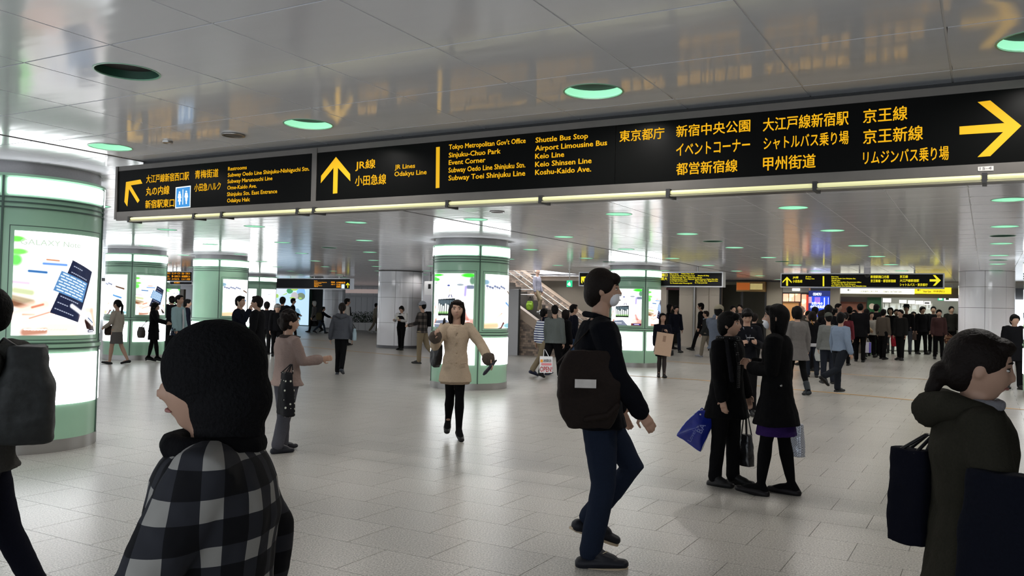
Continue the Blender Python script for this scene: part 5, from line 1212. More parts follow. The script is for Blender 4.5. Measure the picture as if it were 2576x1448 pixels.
SILV = pattern_mat('silver_woven', p_silver)
bag('tote', 'tote_bag', 'silver woven tote bag behind the woman in the flared black coat', 'bag', wp(2002, 1064, P2, .32), (.19, .09, .30), -PI/6, SILV, [[wp(1992, 1066, P2, .3), wp(1975, 1040, P2, .15), wp(1940, 960, P2, .0), wp(1965, 1045, P2, .25)]], SILV, .78)

# ---- woman striding toward the camera
P3 = Person('person in cream coat with fur cuffs walking toward the camera', 1141, 773, 1104, face=176, legs=((8, 10), (-4, 30)), arms=((24, 34, 12, -10), (18, 24, 105, 8)), head=(4, -2),
            top=('coat', cloth('cream_coat', (.56, .44, .32)), -.125, 1.22, .98), bottom=('skirt', cloth('cream_skirt', (.36, .27, .19)), 1.1, -.14, TIGHTS), hair='longside', hairm=HAIRB, shoe=('heel', (.012, .012, .012)), lod=0, stance=.03)
FUR = mat('fur_trim', (.075, .055, .042), .95, bump=1, bscale=150, var=.6)
for (sh, elb, wr, d2) in P3.A:
    e = elb+(wr-elb)*.86; P3.part('fur_cuff', MB().tube([e-d2*.035, e, e+d2*.04], [.060, .082, .070], 14), FUR, .008, .03)
for k in range(4): P3.part('coat_button', MB().ball(P3.T((0, (.083+.012*(k > 1))*P3.h, (.25-.075*k)*P3.h)), (.012, .006, .012), 10, 6), mat('cream_button', (.35, .26, .17), .3, var=.05))
for sd in (-1, 1): P3.part('pocket_flap', MB().tube([P3.T((sd*.035*P3.h, .098*P3.h, .02*P3.h)), P3.T((sd*.075*P3.h, .078*P3.h, .025*P3.h))], [(.010, .006)]*2, 8), cloth('cream_coat', (.56, .44, .32)))
P3.part('neckline_piping', MB().tube([P3.T((-.045*P3.h, .018*P3.h, .318*P3.h)), P3.T((-.025*P3.h, .052*P3.h, .300*P3.h)), P3.T((0, .060*P3.h, .296*P3.h)), P3.T((.025*P3.h, .052*P3.h, .300*P3.h)), P3.T((.045*P3.h, .018*P3.h, .318*P3.h))], [.004]*5, 6), cloth('cream_coat', (.56, .44, .32)))
umb = thing('folding_umbrella', 'dark folded umbrella in the hand of the woman in the cream coat', 'umbrella', (0, 0, 0))
h0 = Vector(P3.w(P3.hands[0])); u1 = Vector(wp(1217, 941, P3, -.15)); dd = (u1-h0).normalized()
MB().tube([h0-dd*.05, h0+dd*.03, u1-dd*.03, u1], [.018, .020, .022, .014], 12).obj('folded_canopy', mat('dark_blue_nylon', (.02, .022, .04), .35, spec=.5, bump=.5, bscale=40, var=.3), umb, True)
MB().tube([h0-dd*.10, h0-dd*.045], [.012, .014], 10).obj('grip', DARKM, umb, True)
bag('soft', 'shoulder_bag', 'black slouchy shoulder bag on the woman in the cream coat', 'bag', wp(1104, 862, P3, .05), (.24, .10, .30), -PI/5, LEATHER, [[wp(1098, 866, P3, .02), wp(1112, 835, P3, -.10), wp(1118, 800, P3, -.06), wp(1122, 865, P3, .06)]], LEATHER, .95, tilt=(0, .45))

# ---- older woman with the dotted bag
P4 = Person('person with short permed dark hair in dusty pink jacket, arm held out', 716, 793, 1134, face=62, legs=((3, 3), (-8, 6)), arms=((6, 8, 25, 0), (22, 9, 74, -4)), head=(16, 6),
            top=('coat', cloth('dusty_pink_wool', (.33, .245, .215)), -.04, 1.15, 1.22, .85), bottom=('trousers', GREYT, 1.25), hair='perm', hairm=HAIRB, shoe=('flat', (.015, .015, .016)), lod=0)
P4.scarf(cloth('brown_collar', (.06, .045, .04)), .055, .315, .024)
bag('tote', 'tote_bag', 'black tote with pale dots hanging from the arm of the woman in pink', 'bag', wp(722, 936, P4, -.28), (.34, .13, .44), -PI/6, pattern_mat('dotted_cotton', p_dots), wp(733, 915, P4, -.26), pattern_mat('dotted_cotton', p_dots), .5)

# ---- foreground, cut by the frame
plaid1 = pattern_mat('grey_plaid', p_plaid((.007, .007, .009), (.028, .029, .036), (.33, .32, .30), 66, .2))
P5 = Person('person in foreground facing left with dark knit hat and grey patchwork plaid jacket', 556, 826, dep=1.83, face=-84, legs=((2, 2), (-2, 2)), arms=((26, 16, 40, 0), (-26, 20, 30, 0)), head=(0, 4),
            top=('jacket', plaid1, -.05, 1.15, 1.22), bottom=('trousers', BLKT), hair='none', lod=0, wide=1.22)
K = P5.hk; q = MB(); q.ball((0, -.012*K, .030*K), (.100*K, .111*K, .103*K), 24, 16, P5.HT); q.ball((0, -.036*K, -.035*K), (.095*K, .092*K, .095*K), 22, 14, P5.HT); q.ball((0, -.035*K, -.11*K), (.080*K, .075*K, .08*K), 18, 12, P5.HT); P5.part('knit_hat', q, mat('black_knit', (.008, .008, .009), .95, spec=.1, bump=.8, bscale=120, var=.3), .009, .008)
P5.scarf(cloth('black_wool', (.010, .010, .012)), .06, .31, .03)
olive = cloth('olive_parka', (.045, .042, .030))
P6 = Person('person in right foreground facing right with tied dark hair and olive hooded coat', 2452, 833, dep=2.8, face=82, legs=((2, 2), (-2, 2)), arms=((4, 8, 30, 0), (12, 12, 40, 0)), head=(2, 10),
            top=('coat', olive, -.20, 1.25, 1.15), bottom=('trousers', BLKT), hair='lowtie', hairm=HAIRB, lod=0)
P6.hood(olive); P6.scarf(cloth('pale_grey_scarf', (.30, .30, .33)), .048, .318, .022)
bag('tote', 'shopping_bag', 'dark navy bag behind the olive-coated person in the right foreground', 'bag', wp(2294, 1128, P6, .12), (.145, .10, .32), -PI/6, cloth('navy_nylon', (.008, .009, .018)), wp(2340, 1090, P6, .1), LEATHER, .95)
bag('tote', 'shoulder_bag', 'large dark navy bag in front of the olive coat, cut by the right edge', 'bag', wp(2520, 1186, P6, -.25), (.25, .14, .44), -PI/6, cloth('navy_nylon2', (.010, .012, .022)), [[wp(2500, 1185, P6, -.2), wp(2470, 1120, P6, -.16), wp(2440, 1060, P6, -.1), wp(2540, 1185, P6, -.2)]], LEATHER, .8)
P7 = Person('person at the left edge with a dark cap and hooded grey coat, facing left', -28, 738, dep=3.9, face=-88, fem=False, legs=((12, 8), (-16, 10)), arms=((10, 8, 20, 0), (-8, 8, 20, 0)), head=(0, 4),
            top=('jacket', cloth('grey_brown_jacket', (.07, .068, .062)), -.03, 1.1, 1.05), bottom=('trousers', cloth('navy_trousers', (.012, .013, .025))), hair='man', lod=1)
P7.hood(cloth('grey_brown_jacket', (.07, .068, .062)))
BP = mat('charcoal_nylon', (.028, .030, .030), .6, spec=.3, bump=.4, bscale=30, var=.4)
def bpx(t, o):
    MB().box(-.13, -.125, -.36, .13, -.105, -.19).obj('front_pocket', BP, t); MB().tube([(-.13, -.12, -.12), (.13, -.12, -.12)], [.006]*2, 6).obj('zip', DARKM, t, True); MB().tube([(-.15, -.10, -.02), (-.15, -.12, -.2), (-.15, -.10, -.40)], [(.014, .005)]*3, 8).obj('compression_strap', DARKM, t, True)
bag('soft', 'backpack', 'large charcoal backpack on the person at the left edge', 'bag', wp(70, 868, P7, -.02), (.36, .24, .44), -P7.az+PI, BP, [[wp(50, 875, P7, -.05), wp(10, 850, P7, -.1), wp(-20, 880, P7, -.05), wp(20, 960, P7, -.05)]], DARKM, 1.0, extra=bpx)

# ---- middle distance
W_ = lambda c: cloth('cloth_%02d_%02d_%02d' % tuple(int(x*100) for x in c), c)
P8 = Person('person walking away in grey quilted jacket with ponytail and black trousers', 856, 765, 941, face=8, legs=((2, 4), (-10, 30)), arms=((2, 16, 8, 0), (-2, 14, 20, 0)), top=('jacket', W_((.085, .09, .105)), -.02, 1.15, 1.2), bottom=('trousers', BLKT, 1.0), hair='ponytail', hairm=HAIRB, shoe=('ankle', (.04, .045, .055)), lod=1, stance=.035)
P8.hood(W_((.085, .09, .105)))
bag('tote', 'tote_bag', 'pale blue and black tote at the side of the person in the grey quilted jacket', 'bag', wp(892, 826, P8, 0), (.20, .09, .27), -PI/4, W_((.35, .45, .5)), wp(884, 808, P8, 0), LEATHER, .8)
P9 = Person('person in pale blouse and grey skirt with long ponytail by the second pillar', 291, 757, 915, face=-58, legs=((10, 4), (-12, 16)), arms=((10, 12, 50, 20), (-4, 12, 20, 0)), top=('blouse', W_((.42, .37, .31)), -.02, 1.0, 1.05), bottom=('skirt', W_((.13, .12, .115)), 1.02, -.20), hair='ponytail', shoe=('flat', (.012, .012, .012)), lod=1)
bag('soft', 'shoulder_bag', 'brown shoulder bag on the person in the grey skirt', 'bag', wp(274, 818, P9, -.05), (.26, .10, .24), 0, W_((.05, .032, .026)), [[wp(270, 820, P9, 0), wp(284, 790, P9, -.1), wp(286, 778, P9, -.1), wp(282, 820, P9, .05)]], None, 1.0)
P10 = Person('person with long black hair in black skirt suit and tights standing by a green pillar', 384, 760, 909, face=100, legs=((-8, 2), (12, 4)), arms=((14, 10, 62, 10), (26, 14, 50, 0)), head=(4, 8), top=('coat', BLK, -.06, 1.0), bottom=('skirt', BLK, 1.02, -.19, TIGHTS), hair='longside', shoe=('heel', (.010, .010, .010)), lod=1)
bag('soft', 'handbag', "large grey-brown handbag on the black-suited woman's arm beside the pillar", 'bag', wp(356, 822, P10, -.1), (.36, .12, .28), -.3, W_((.075, .065, .058)), wp(370, 806, P10, -.1), None, 1.05)
P11 = Person('person in light blue jacket over white shirt walking between two green pillars', 449, 745, dep=21, face=120, fem=False, legs=((10, 6), (-12, 14)), arms=((4, 8, 10, 0), (4, 8, 12, 0)), top=('jacket', W_((.36, .52, .54)), -.03, 1.05), bottom=('jeans', W_((.04, .055, .09))), hair='man', lod=1)
P11.part('shirt_front', MB().tube([P11.T((.015, .075*P11.h, .28*P11.h)), P11.T((.015, .088*P11.h, .12*P11.h)), P11.T((.015, .088*P11.h, .0))], [(.035, .02)]*3, 10), W_((.65, .65, .66)), .012)
bag('soft', 'holdall', 'black holdall hanging below the person in the light blue jacket', 'bag', wp(433, 843, P11, -.5), (.28, .16, .26), 0, BLK, wp(440, 826, P11, -.4), None, 1.0)
Person('person in black with a dark rucksack half hidden behind the light blue jacket', 432, 744, dep=27, face=-20, fem=False, top=('jacket', BLK, -.05, 1.1, 1.1), bottom=('trousers', BLKT), hair='man', lod=2)
Person('person in dark clothes seen between the light blue jacket and a green pillar', 470, 752, dep=26, face=90, fem=False, top=('jacket', BLK_N, -.05), bottom=('trousers', BLKT), hair='man', lod=2)
P12 = Person('person in dark suit holding a phone to the ear before a bright poster', 602, 744, dep=17.2, face=105, fem=False, arms=((4, 8, 20, 0), (40, 22, 118, 20)), head=(20, 0), top=('jacket', BLK_N, -.06, 1.1, 1.08), bottom=('trousers', BLKT), hair='man', lod=1)
ph_ = thing('mobile_phone', 'pale flip phone held to the ear of the dark-suited person', 'phone', (0, 0, 0)); a_, b2 = Vector(wp(598, 757, P12, -.14)), Vector(wp(602, 770, P12, -.14)); MB().tube([a_, b2], [(.022, .008)]*2, 8).obj('phone_body', mat('phone_silver', (.6, .5, .42), .3, var=.05), ph_, True)
Person('person in long black coat facing left beside the one on the phone', 648, 744, dep=15.6, face=-75, fem=False, arms=((2, 10, 12, 0), (2, 8, 12, 0)), top=('coat', BLK, -.12, 1.15, 1.12), bottom=('trousers', BLKT), hair='man', hairm=HAIRB, lod=1)
Person('person in black seen from behind left of the small person in a cap', 671, 758, dep=26, face=10, fem=False, top=('jacket', BLK, -.05, 1.1, 1.05), bottom=('trousers', BLKT), hair='man', lod=2)
px_ = Person('small person facing the camera in a grey cap and black jacket', 698, 764, dep=25, face=178, top=('jacket', BLK, -.04), bottom=('trousers', BLKT), hair='short', lod=2); px_.cap(W_((.30, .29, .27)), True)
Person('tall person in black seen from behind at the left edge of the billboard', 710, 746, dep=27.5, face=20, fem=False, top=('jacket', BLK, -.08, 1.1, 1.1), bottom=('trousers', BLKT), hair='man', lod=2)
Person('person in black coat walking right in front of the pale blue billboard', 734, 751, 850, face=85, fem=False, legs=((16, 8), (-14, 22)), arms=((10, 8, 60, 0), (6, 8, 40, 0)), top=('coat', BLK, -.09, 1.05), bottom=('trousers', BLKT), hair='man', lod=2)
Person('person with pale hood in grey coat walking left by the black doorway', 789, 757, 836, face=-70, legs=((20, 10), (-20, 26)), top=('coat', W_((.13, .125, .125)), -.14, 1.1), bottom=('trousers', BLKT), hair='bob', hairm=HAIRG, lod=2)
p_ = Person('person in dark coat with arm stretched forward walking right past the doorway', 808, 771, 838, face=85, lean=8, legs=((24, 12), (-24, 20)), arms=((45, 10, 20, 0), (50, 10, 15, 0)), top=('coat', BLK_N, -.08, 1.15, 1.05), bottom=('trousers', W_((.03, .04, .06))), hair='short', hairm=HAIRB, lod=2)
bag('soft', 'shoulder_bag', 'olive brown shoulder bag of the person reaching forward by the doorway', 'bag', wp(803, 786, p_, -.3), (.40, .14, .40), 0, W_((.07, .06, .03)), wp(806, 775, p_, -.2), None, 1.0)
p_ = Person('person in pale shirt and dark tie walking right before the far wall', 872, 750, dep=33, face=75, fem=False, top=('shirt', W_((.45, .43, .40)), -.01), bottom=('trousers', BLKT), hair='man', lod=2)
p_.part('tie', MB().tube([p_.T((0, .075*p_.h, .29*p_.h)), p_.T((0, .095*p_.h, .12*p_.h))], [(.03, .02), (.045, .02)], 8), BLK)
Person('person in beige jacket and shorts-length trousers walking by the planter', 942, 763, 837, face=70, fem=False, lean=6, legs=((30, 40), (-15, 20)), top=('jacket', W_((.27, .24, .19)), -.02, 1.1, 1.1), bottom=('trousers', W_((.20, .17, .13))), hair='man', shoe=('flat', (.5, .5, .5)), lod=2)
P13 = Person('person in black vest, white shirt and bow tie beside the white column', 1008, 769, 880, face=-150, fem=False, arms=((16, 12, 80, 25), (14, 12, 85, 25)), head=(0, 16), top=('shirt', W_((.72, .72, .72)), .0, 1.0), bottom=('trousers', BLKT, 1.0), hair='man2', lod=1)
P13.part('vest', MB().rings([(0, 0, z*P13.h, rx*P13.h+.022, ry*P13.h+.022) for z, rx, ry in ((-.01, .092, .07), (.05, .088, .066), (.10, .078, .060), (.16, .083, .063), (.22, .088, .067), (.255, .075, .06))], 20, P13.T), BLK, .012)
P13.part('bow_tie', MB().ball(P13.T((0, .075*P13.h, .298*P13.h)), (.04, .015, .02), 8, 6), BLK)
t = thing('paper_slip', 'small pale paper held by the person in the black vest', 'paper', (0, 0, 0)); c0 = Vector(wp(1000, 800, P13, -.3)); MB().add([c0+Vector(AR)*x+Vector(AU)*z+Vector(AF)*y for x, z, y in ((-.05, .07, 0), (.05, .03, 0), (.05, -.05, .03), (-.05, -.03, .03), (-.05, .07, .004), (.05, .03, .004), (.05, -.05, .034), (-.05, -.03, .034))], [(0, 1, 2, 3), (7, 6, 5, 4), (0, 4, 5, 1), (1, 5, 6, 2), (2, 6, 7, 3), (3, 7, 4, 0)]).obj('sheet', mat('paper_cream', (.6, .57, .45), .7, var=.03), t)
plaid2 = pattern_mat('dark_plaid_shirt', p_plaid((.015, .013, .013), (.045, .038, .035), (.12, .10, .09), 38))
P14 = Person('person in dark plaid shirt, pale cap and khaki trousers walking left by the middle pillar', 1060, 761, 914, face=-62, fem=False, legs=((4, 4), (-16, 30)), arms=((14, 12, 62, 10), (-4, 10, 20, 0)), top=('shirt', plaid2, -.02, 1.1, 1.12), bottom=('trousers', KHAKI, 1.05), hair='short', shoe=('flat', (.03, .03, .03)), lod=1)
P14.cap(W_((.36, .37, .42)), True)
bag('soft', 'backpack', 'black backpack on the person in the plaid shirt', 'bag', wp(1078, 783, P14, .1), (.26, .18, .42), -P14.az+PI, BLK, [[wp(1076, 790, P14, .05), wp(1068, 785, P14, -.05), wp(1066, 800, P14, -.1), wp(1074, 815, P14, .05)]], None, 1.0)
# on the stairs
zs = 1.375; xm = at(1347, 780, 28.0)[0]
kst = round((x_s-xm)/run-.5); tread = rise*(kst+1)
P15 = Person('balding person in lilac-grey sweater and khakis coming down the stairs', 1349, 684, dep=proj((xm, 28.0, 1.5))[2], face=118, H=1.68, base=tread, fem=False, legs=((12, 2), (34, 44)), arms=((4, 9, 12, 0), (2, 9, 10, 0)), head=(10, 22), top=('sweater', W_((.33, .32, .38)), -.01, 1.0, 1.05), bottom=('trousers', KHAKI, 1.0), hair='bald', hairm=HAIRG, shoe=('flat', (.6, .6, .6)), lod=1)
bag('soft', 'shopping_bag', 'lime green bag carried by the balding person on the stairs', 'bag', wp(1333, 757, P15, -.1), (.27, .16, .33), 0, mat('lime_nylon', (.20, .35, .02), .5, var=.35, bscale=14), wp(1334, 745, P15, -.1), BLK, 1.0)
STR = pattern_mat('navy_striped_knit', p_stripe)
P16 = Person('person in navy and white striped top with dark vest walking right', 1364, 775, 944, face=48, legs=((24, 12), (-24, 16)), arms=((-10, 12, 15, 0), (10, 8, 20, 0)), top=('sweater', STR, -.02, 1.08, 1.12, .8), bottom=('trousers', KHAKI, 1.15), hair='short', shoe=('flat', (.02, .025, .05)), lod=1)
bag('soft', 'shoulder_bag', 'small navy backpack high on the back of the striped-top person', 'bag', wp(1372, 797, P16, -.05), (.20, .10, .20), -P16.az+PI, W_((.012, .015, .03)), [[wp(1368, 800, P16, 0), wp(1366, 797, P16, -.05), wp(1364, 806, P16, -.05)]], None, 1.0)
P17 = Person('person in grey-green jacket and black trousers carrying the white OPEN bag', 1391, 769, 951, face=30, fem=False, legs=((-22, 14), (14, 6)), arms=((8, 10, 10, 0), (0, 8, 10, 0)), top=('jacket', W_((.12, .135, .13)), -.03, 1.1, 1.2), bottom=('trousers', BLKT, 1.15), hair='man', head=(-30, 0), lod=1)
def ob(t, o):
    w2, h2 = .15, .36
    R_ = mat('bag_print_red', (.65, .03, .03), .5, var=.05); K_ = mat('bag_print_black', (.03, .03, .03), .5, var=.05); O_ = mat('bag_print_orange', (.9, .35, .03), .5, var=.05)
    lettering('OPEN!', R_, t, -.135, .135, -.335, -.215, -.072, CAP, .01); lettering('池袋店', K_, t, -.07, .115, -.125, -.055, -.072, None, .01); MB().box(-.13, -.073, -.13, -.075, -.070, -.065).obj('print_patch', O_, t); MB().box(-.11, -.073, -.195, .12, -.070, -.145).obj('print_patch', mat('bag_print_pink', (.75, .25, .28), .5, var=.05), t)
bag('paper', 'shopping_bag', 'white shopping bag printed OPEN! in red', 'bag', wp(1374, 896, P17, -.62), (.28, .13, .36), -YAW*0+PI/6, mat('bag_white_plastic', (.78, .78, .80), .4, spec=.5, var=.06), wp(1370, 878, P17, -.5), mat('bag_white_plastic', (.78, .78, .80)), extra=ob)
bag('soft', 'shoulder_bag', 'dark shoulder bag at the back of the grey-green jacket', 'bag', wp(1409, 858, P17, 0), (.24, .12, .24), 0, BLK, [[wp(1404, 860, P17, 0), wp(1400, 820, P17, -.1), wp(1388, 795, P17, -.1), wp(1412, 860, P17, .05)]], None, 1.0)
Person('person with bobbed dark hair in black coat right of the grey-green jacket', 1423, 778, dep=20, face=60, top=('coat', BLK, -.10, 1.1, 1.1), bottom=('trousers', BLKT), hair='bob', hairm=HAIRB, lod=1)
Person('person in dark jacket and blue jeans looking right, behind the grey-green jacket', 1442, 765, dep=21, face=75, fem=False, top=('jacket', BLK_N, -.02, 1.05, 1.08), bottom=('jeans', W_((.05, .09, .18))), hair='man', lod=1)
Person('person in black bending forward just left of the masked man', 1462, 780, dep=19, face=85, H=1.62, fem=False, lean=38, top=('jacket', BLK, -.04, 1.1, 1.2), bottom=('trousers', BLKT), hair='man', lod=2)
P18 = Person('person in dark coat and skirt looking at the camera, holding a paper bag', 1664, 791, 949, face=172, legs=((6, 6), (-4, 8)), arms=((18, 10, 100, 30), (10, 8, 14, 0)), head=(-6, -2), top=('coat', BLK_N, -.12, 1.15, 1.12), bottom=('skirt', BLK, 1.02, -.19, cloth('sheer_tights', (.06, .05, .05))), hair='longside', shoe=('flat', (.012, .012, .012)), lod=1, stance=.03)
def pb(t, o): MB().box(-.05, -.094, -.21, .02, -.091, -.07).obj('print_stamp', mat('brown_stamp', (.30, .19, .13), .6, var=.5, bscale=60), t)
bag('paper', 'paper_bag', 'large tan paper bag held by the dark-haired person in the coat', 'bag', wp(1674, 837, P18, -.35), (.38, .18, .54), PI/7, mat('kraft_paper', (.50, .35, .25), .7, var=.06), wp(1668, 826, P18, -.33), W_((.06, .04, .03)), tilt=(0, .13), extra=pb)
bag('tote', 'handbag', 'black flat handbag under the tan paper bag', 'bag', wp(1678, 880, P18, -.1), (.32, .10, .13), PI/7, LEATHER, wp(1672, 862, P18, -.15), LEATHER, 1.0)
Person('person in long dark coat walking beside a suited companion by the dark doorway', 1682, 766, 878, face=95, legs=((14, 8), (-16, 22)), top=('coat', BLK, -.18, 1.15, 1.08), bottom=('trousers', BLKT), hair='long', lod=2)
Person('person in dark suit walking right of the long dark coat by the doorway', 1698, 770, 886, face=150, fem=False, legs=((14, 8), (-20, 24)), top=('jacket', BLK_N, -.08, 1.05), bottom=('trousers', W_((.02, .025, .04))), hair='man2', lod=2)
Person('taller person in black walking left along the beige wall', 1762, 761, 881, face=-85, fem=False, legs=((24, 10), (-22, 22)), top=('jacket', BLK, -.06, 1.05), bottom=('trousers', BLKT), hair='man2', lod=2)
p_ = Person('shorter person in dark jacket, grey scarf and pale trousers walking left', 1775, 783, 897, face=-80, legs=((14, 6), (-16, 30)), arms=((6, 8, 20, 0), (-10, 10, 10, 0)), top=('jacket', W_((.035, .038, .038)), -.05, 1.1, 1.1), bottom=('trousers', W_((.22, .19, .15)), 1.1), hair='short', hairm=HAIRB, shoe=('flat', (.25, .25, .27)), lod=1); p_.scarf(W_((.25, .27, .32)), .055, .315, .03)
p_ = Person('person in pale cap and grey-blue jacket taking a photo behind the two women', 1808, 767, dep=17, face=25, fem=False, arms=((62, 20, 95, 25), (62, 20, 95, 25)), top=('jacket', W_((.11, .13, .17)), -.03, 1.1, 1.15), bottom=('trousers', W_((.12, .12, .12))), hair='short', lod=1); p_.cap(W_((.30, .27, .20)), False)
Person('person with black hair far behind the short-haired woman, left of two', 1843, 768, dep=29, face=150, fem=False, top=('jacket', BLK, -.05), bottom=('trousers', BLKT), hair='man', lod=3)
Person('person with black hair far behind the short-haired woman, right of two', 1862, 765, dep=30, face=200, fem=False, top=('jacket', W_((.04, .03, .03)), -.05), bottom=('trousers', BLKT), hair='man', lod=3)
P19 = Person('person with shaggy black hair looking down at a phone between the two women', 1879, 776, dep=13.2, face=170, arms=((14, 10, 88, 28), (16, 10, 85, 22)), head=(0, 26), top=('jacket', W_((.014, .015, .02)), -.03, 1.05, 1.05), bottom=('trousers', BLKT), hair='man2', lod=1)
P19.part('lanyard', MB().tube([P19.T((-.04*P19.h, .05*P19.h, .30*P19.h)), P19.T((0, .095*P19.h, .16*P19.h)), P19.T((.04*P19.h, .05*P19.h, .30*P19.h))], [.008]*3, 6), W_((.3, .32, .38)))
ph_ = thing('mobile_phone', 'small shiny phone in the hands of the shaggy-haired person', 'phone', (0, 0, 0)); c0 = Vector(wp(1888, 849, P19, -.33)); MB().tube([c0-Vector(AR)*.05, c0+Vector(AR)*.05], [(.025, .008)]*2, 8).obj('phone_body', mat('phone_shiny', (.6, .62, .66), .15, metal=.7, var=.05), ph_, True)
Person('person in black jacket with white collar line behind the masked woman', 1898, 787, dep=22, face=15, top=('jacket', BLK, -.04), bottom=('trousers', BLKT), hair='short', hairm=HAIRB, lod=2)
P20 = Person('person in grey wool coat, black tights and ankle boots behind the masked woman', 2003, 774, 992, face=-30, legs=((10, 6), (-10, 16)), arms=((0, 8, 10, 0), (-6, 10, 14, 0)), top=('coat', W_((.17, .16, .155)), -.13, 1.3, 1.1), bottom=('skirt', BLK, 1.0, -.12, TIGHTS), hair='bob', shoe=('boot', (.02, .025, .03)), lod=1)
P21 = Person('person in black cardigan over white shirt tail with an orange bag strap', 2042, 786, 948, face=-10, legs=((2, 3), (-4, 8)), top=('jacket', BLK, -.0, 1.0, 1.05), bottom=('trousers', W_((.03, .035, .05))), hair='bob', hairm=HAIRB, lod=1)
P21.part('shirt_tail', MB().rings([(0, 0, z*P21.h, .105*P21.h, .082*P21.h) for z in (-.055, -.03, .0)], 20, P21.T), W_((.55, .55, .57)), .012)
bag('soft', 'shoulder_bag', 'orange-tan shoulder bag on a long strap beside the black cardigan', 'bag', wp(2057, 860, P21, -.1), (.22, .10, .12), 0, W_((.38, .19, .04)), [[wp(2054, 862, P21, 0), wp(2048, 825, P21, -.12), wp(2041, 805, P21, -.1), wp(2062, 862, P21, .0)]], W_((.38, .19, .04)), 1.0)
bag('soft', 'plastic_bag', 'white and yellow plastic bag below the orange-tan bag', 'bag', wp(2060, 874, P21, -.2), (.20, .12, .34), 0, W_((.50, .52, .50)), wp(2060, 866, P21, -.15), W_((.50, .52, .50)), 1.0)
Person('person in pale cream shirt in the crowd before the blue billboard', 2050, 771, dep=25, face=20, fem=False, top=('shirt', W_((.36, .36, .28)), -.02, 1.0, 1.1), bottom=('trousers', BLKT), hair='man', lod=2)
Person('balding person facing left in front of the small orange shop', 2018, 769, dep=27, face=-120, fem=False, top=('jacket', W_((.07, .065, .05)), -.03), bottom=('trousers', BLKT), hair='bald', hairm=HAIRG, lod=2)
Person('person in brown jacket between the cream shirt and the tall black-haired one', 2066, 780, dep=23, face=10, top=('jacket', W_((.045, .025, .018)), -.05, 1.1, 1.2), bottom=('trousers', BLKT), hair='short', hairm=HAIRB, lod=2)
Person('tall person with big black hair in front of the blue billboard', 2084, 766, dep=22, face=5, top=('jacket', BLK, -.05, 1.1, 1.1), bottom=('trousers', BLKT), hair='man2', lod=2)
p_ = Person('person in grey hooded jacket with flat hair left of the light blue jacket', 2082, 790, 964, face=-15, legs=((3, 3), (-3, 6)), top=('jacket', W_((.17, .18, .175)), -.04, 1.1, 1.15), bottom=('trousers', W_((.03, .035, .05)), 1.1), hair='man', lod=1); p_.cap(W_((.09, .095, .08)), False)
P22 = Person('person in light blue jacket walking away right with one foot lifted', 2112, 789, 986, face=48, fem=False, legs=((4, 4), (-22, 46)), arms=((0, 12, 14, 0), (-4, 12, 20, 0)), top=('jacket', W_((.24, .31, .42)), .0, 1.0, 1.12), bottom=('trousers', W_((.025, .03, .04)), 1.15), hair='man2', head=(-20, 0), lod=1)
P22.part('belt_line', MB().rings([(0, 0, z*P22.h, .098*P22.h, .078*P22.h) for z in (-.025, -.005)], 20, P22.T), BLK, .01)
Person('person with round black hair left of the one in red-edged hair in the crowd', 2108, 763, dep=29.3, face=120, fem=False, top=('jacket', W_((.05, .045, .045)), -.05), bottom=('trousers', BLKT), hair='man', lod=2)
Person('person in dark red plaid behind the light blue jacket', 2128, 785, dep=27, face=10, top=('jacket', W_((.16, .03, .04)), -.05, 1.1, 1.1), bottom=('trousers', BLKT), hair='short', hairm=HAIRB, lod=2)
Person('person in black coat with dark hair before the pinkish map', 2137, 770, dep=30, face=0, fem=False, top=('coat', BLK, -.1, 1.1, 1.1), bottom=('trousers', BLKT), hair='man2', lod=2)
Person('person in wide black coat with hair clip before the pinkish map', 2164, 763, dep=28, face=5, top=('coat', BLK, -.1, 1.2, 1.2), bottom=('trousers', BLKT), hair='bun', lod=2)
P23 = Person('person in open tan coat walking toward the camera out of the crowd', 2164, 787, 903, face=165, legs=((8, 4), (-10, 20)), arms=((8, 24, 60, 0), (2, 8, 10, 0)), top=('coat', W_((.36, .25, .14)), -.15, 1.3, 1.05), bottom=('trousers', BLKT), hair='longside', lod=1)
P23.part('dress_front', MB().tube([P23.T((.0, .085*P23.h, .27*P23.h)), P23.T((.0, .098*P23.h, .10*P23.h)), P23.T((0, .115*P23.h, -.12*P23.h))], [(.03, .02), (.045, .02), (.06, .02)], 10), BLK, .012)
bag('paper', 'paper_bag', 'white and violet-blue paper bag beside the tan coat', 'bag', wp(2183, 860, P23, -.2), (.20, .09, .36), PI/5, mat('white_violet_paper', (.6, .6, .68), .6, var=.05), wp(2183, 850, P23, -.15), W_((.6, .6, .6)), extra=lambda t, o: MB().box(.02, -.049, -.36, .09, -.046, -.01).obj('violet_stripe', mat('violet_print', (.12, .1, .5), .5, var=.1), t))
Person('person in cream cardigan walking beside the tan coat', 2190, 787, 898, face=160, legs=((12, 8), (-12, 14)), arms=((0, 14, 14, 0), (0, 10, 10, 0)), top=('jacket', W_((.40, .38, .34)), -.02, 1.1, 1.05), bottom=('trousers', BLKT), hair='longside', lod=1)
Person('tall person in black suit with bushy hair right of the cream cardigan', 2203, 764, 893, face=15, fem=False, top=('jacket', BLK, -.07, 1.1, 1.15), bottom=('trousers', BLKT, 1.1), hair='man2', lod=2)
Person('person with round black hair behind the cream cardigan', 2180, 776, dep=30, face=0, top=('jacket', BLK, -.05), bottom=('trousers', BLKT), hair='man2', lod=3)
Person('person in black with grey leggings standing in the middle of the crowd', 2239, 776, 889, face=190, legs=((6, 4), (-8, 10)), top=('coat', BLK, -.12, 1.1, 1.1), bottom=('trousers', W_((.09, .09, .1)), .9), hair='bob', lod=2)
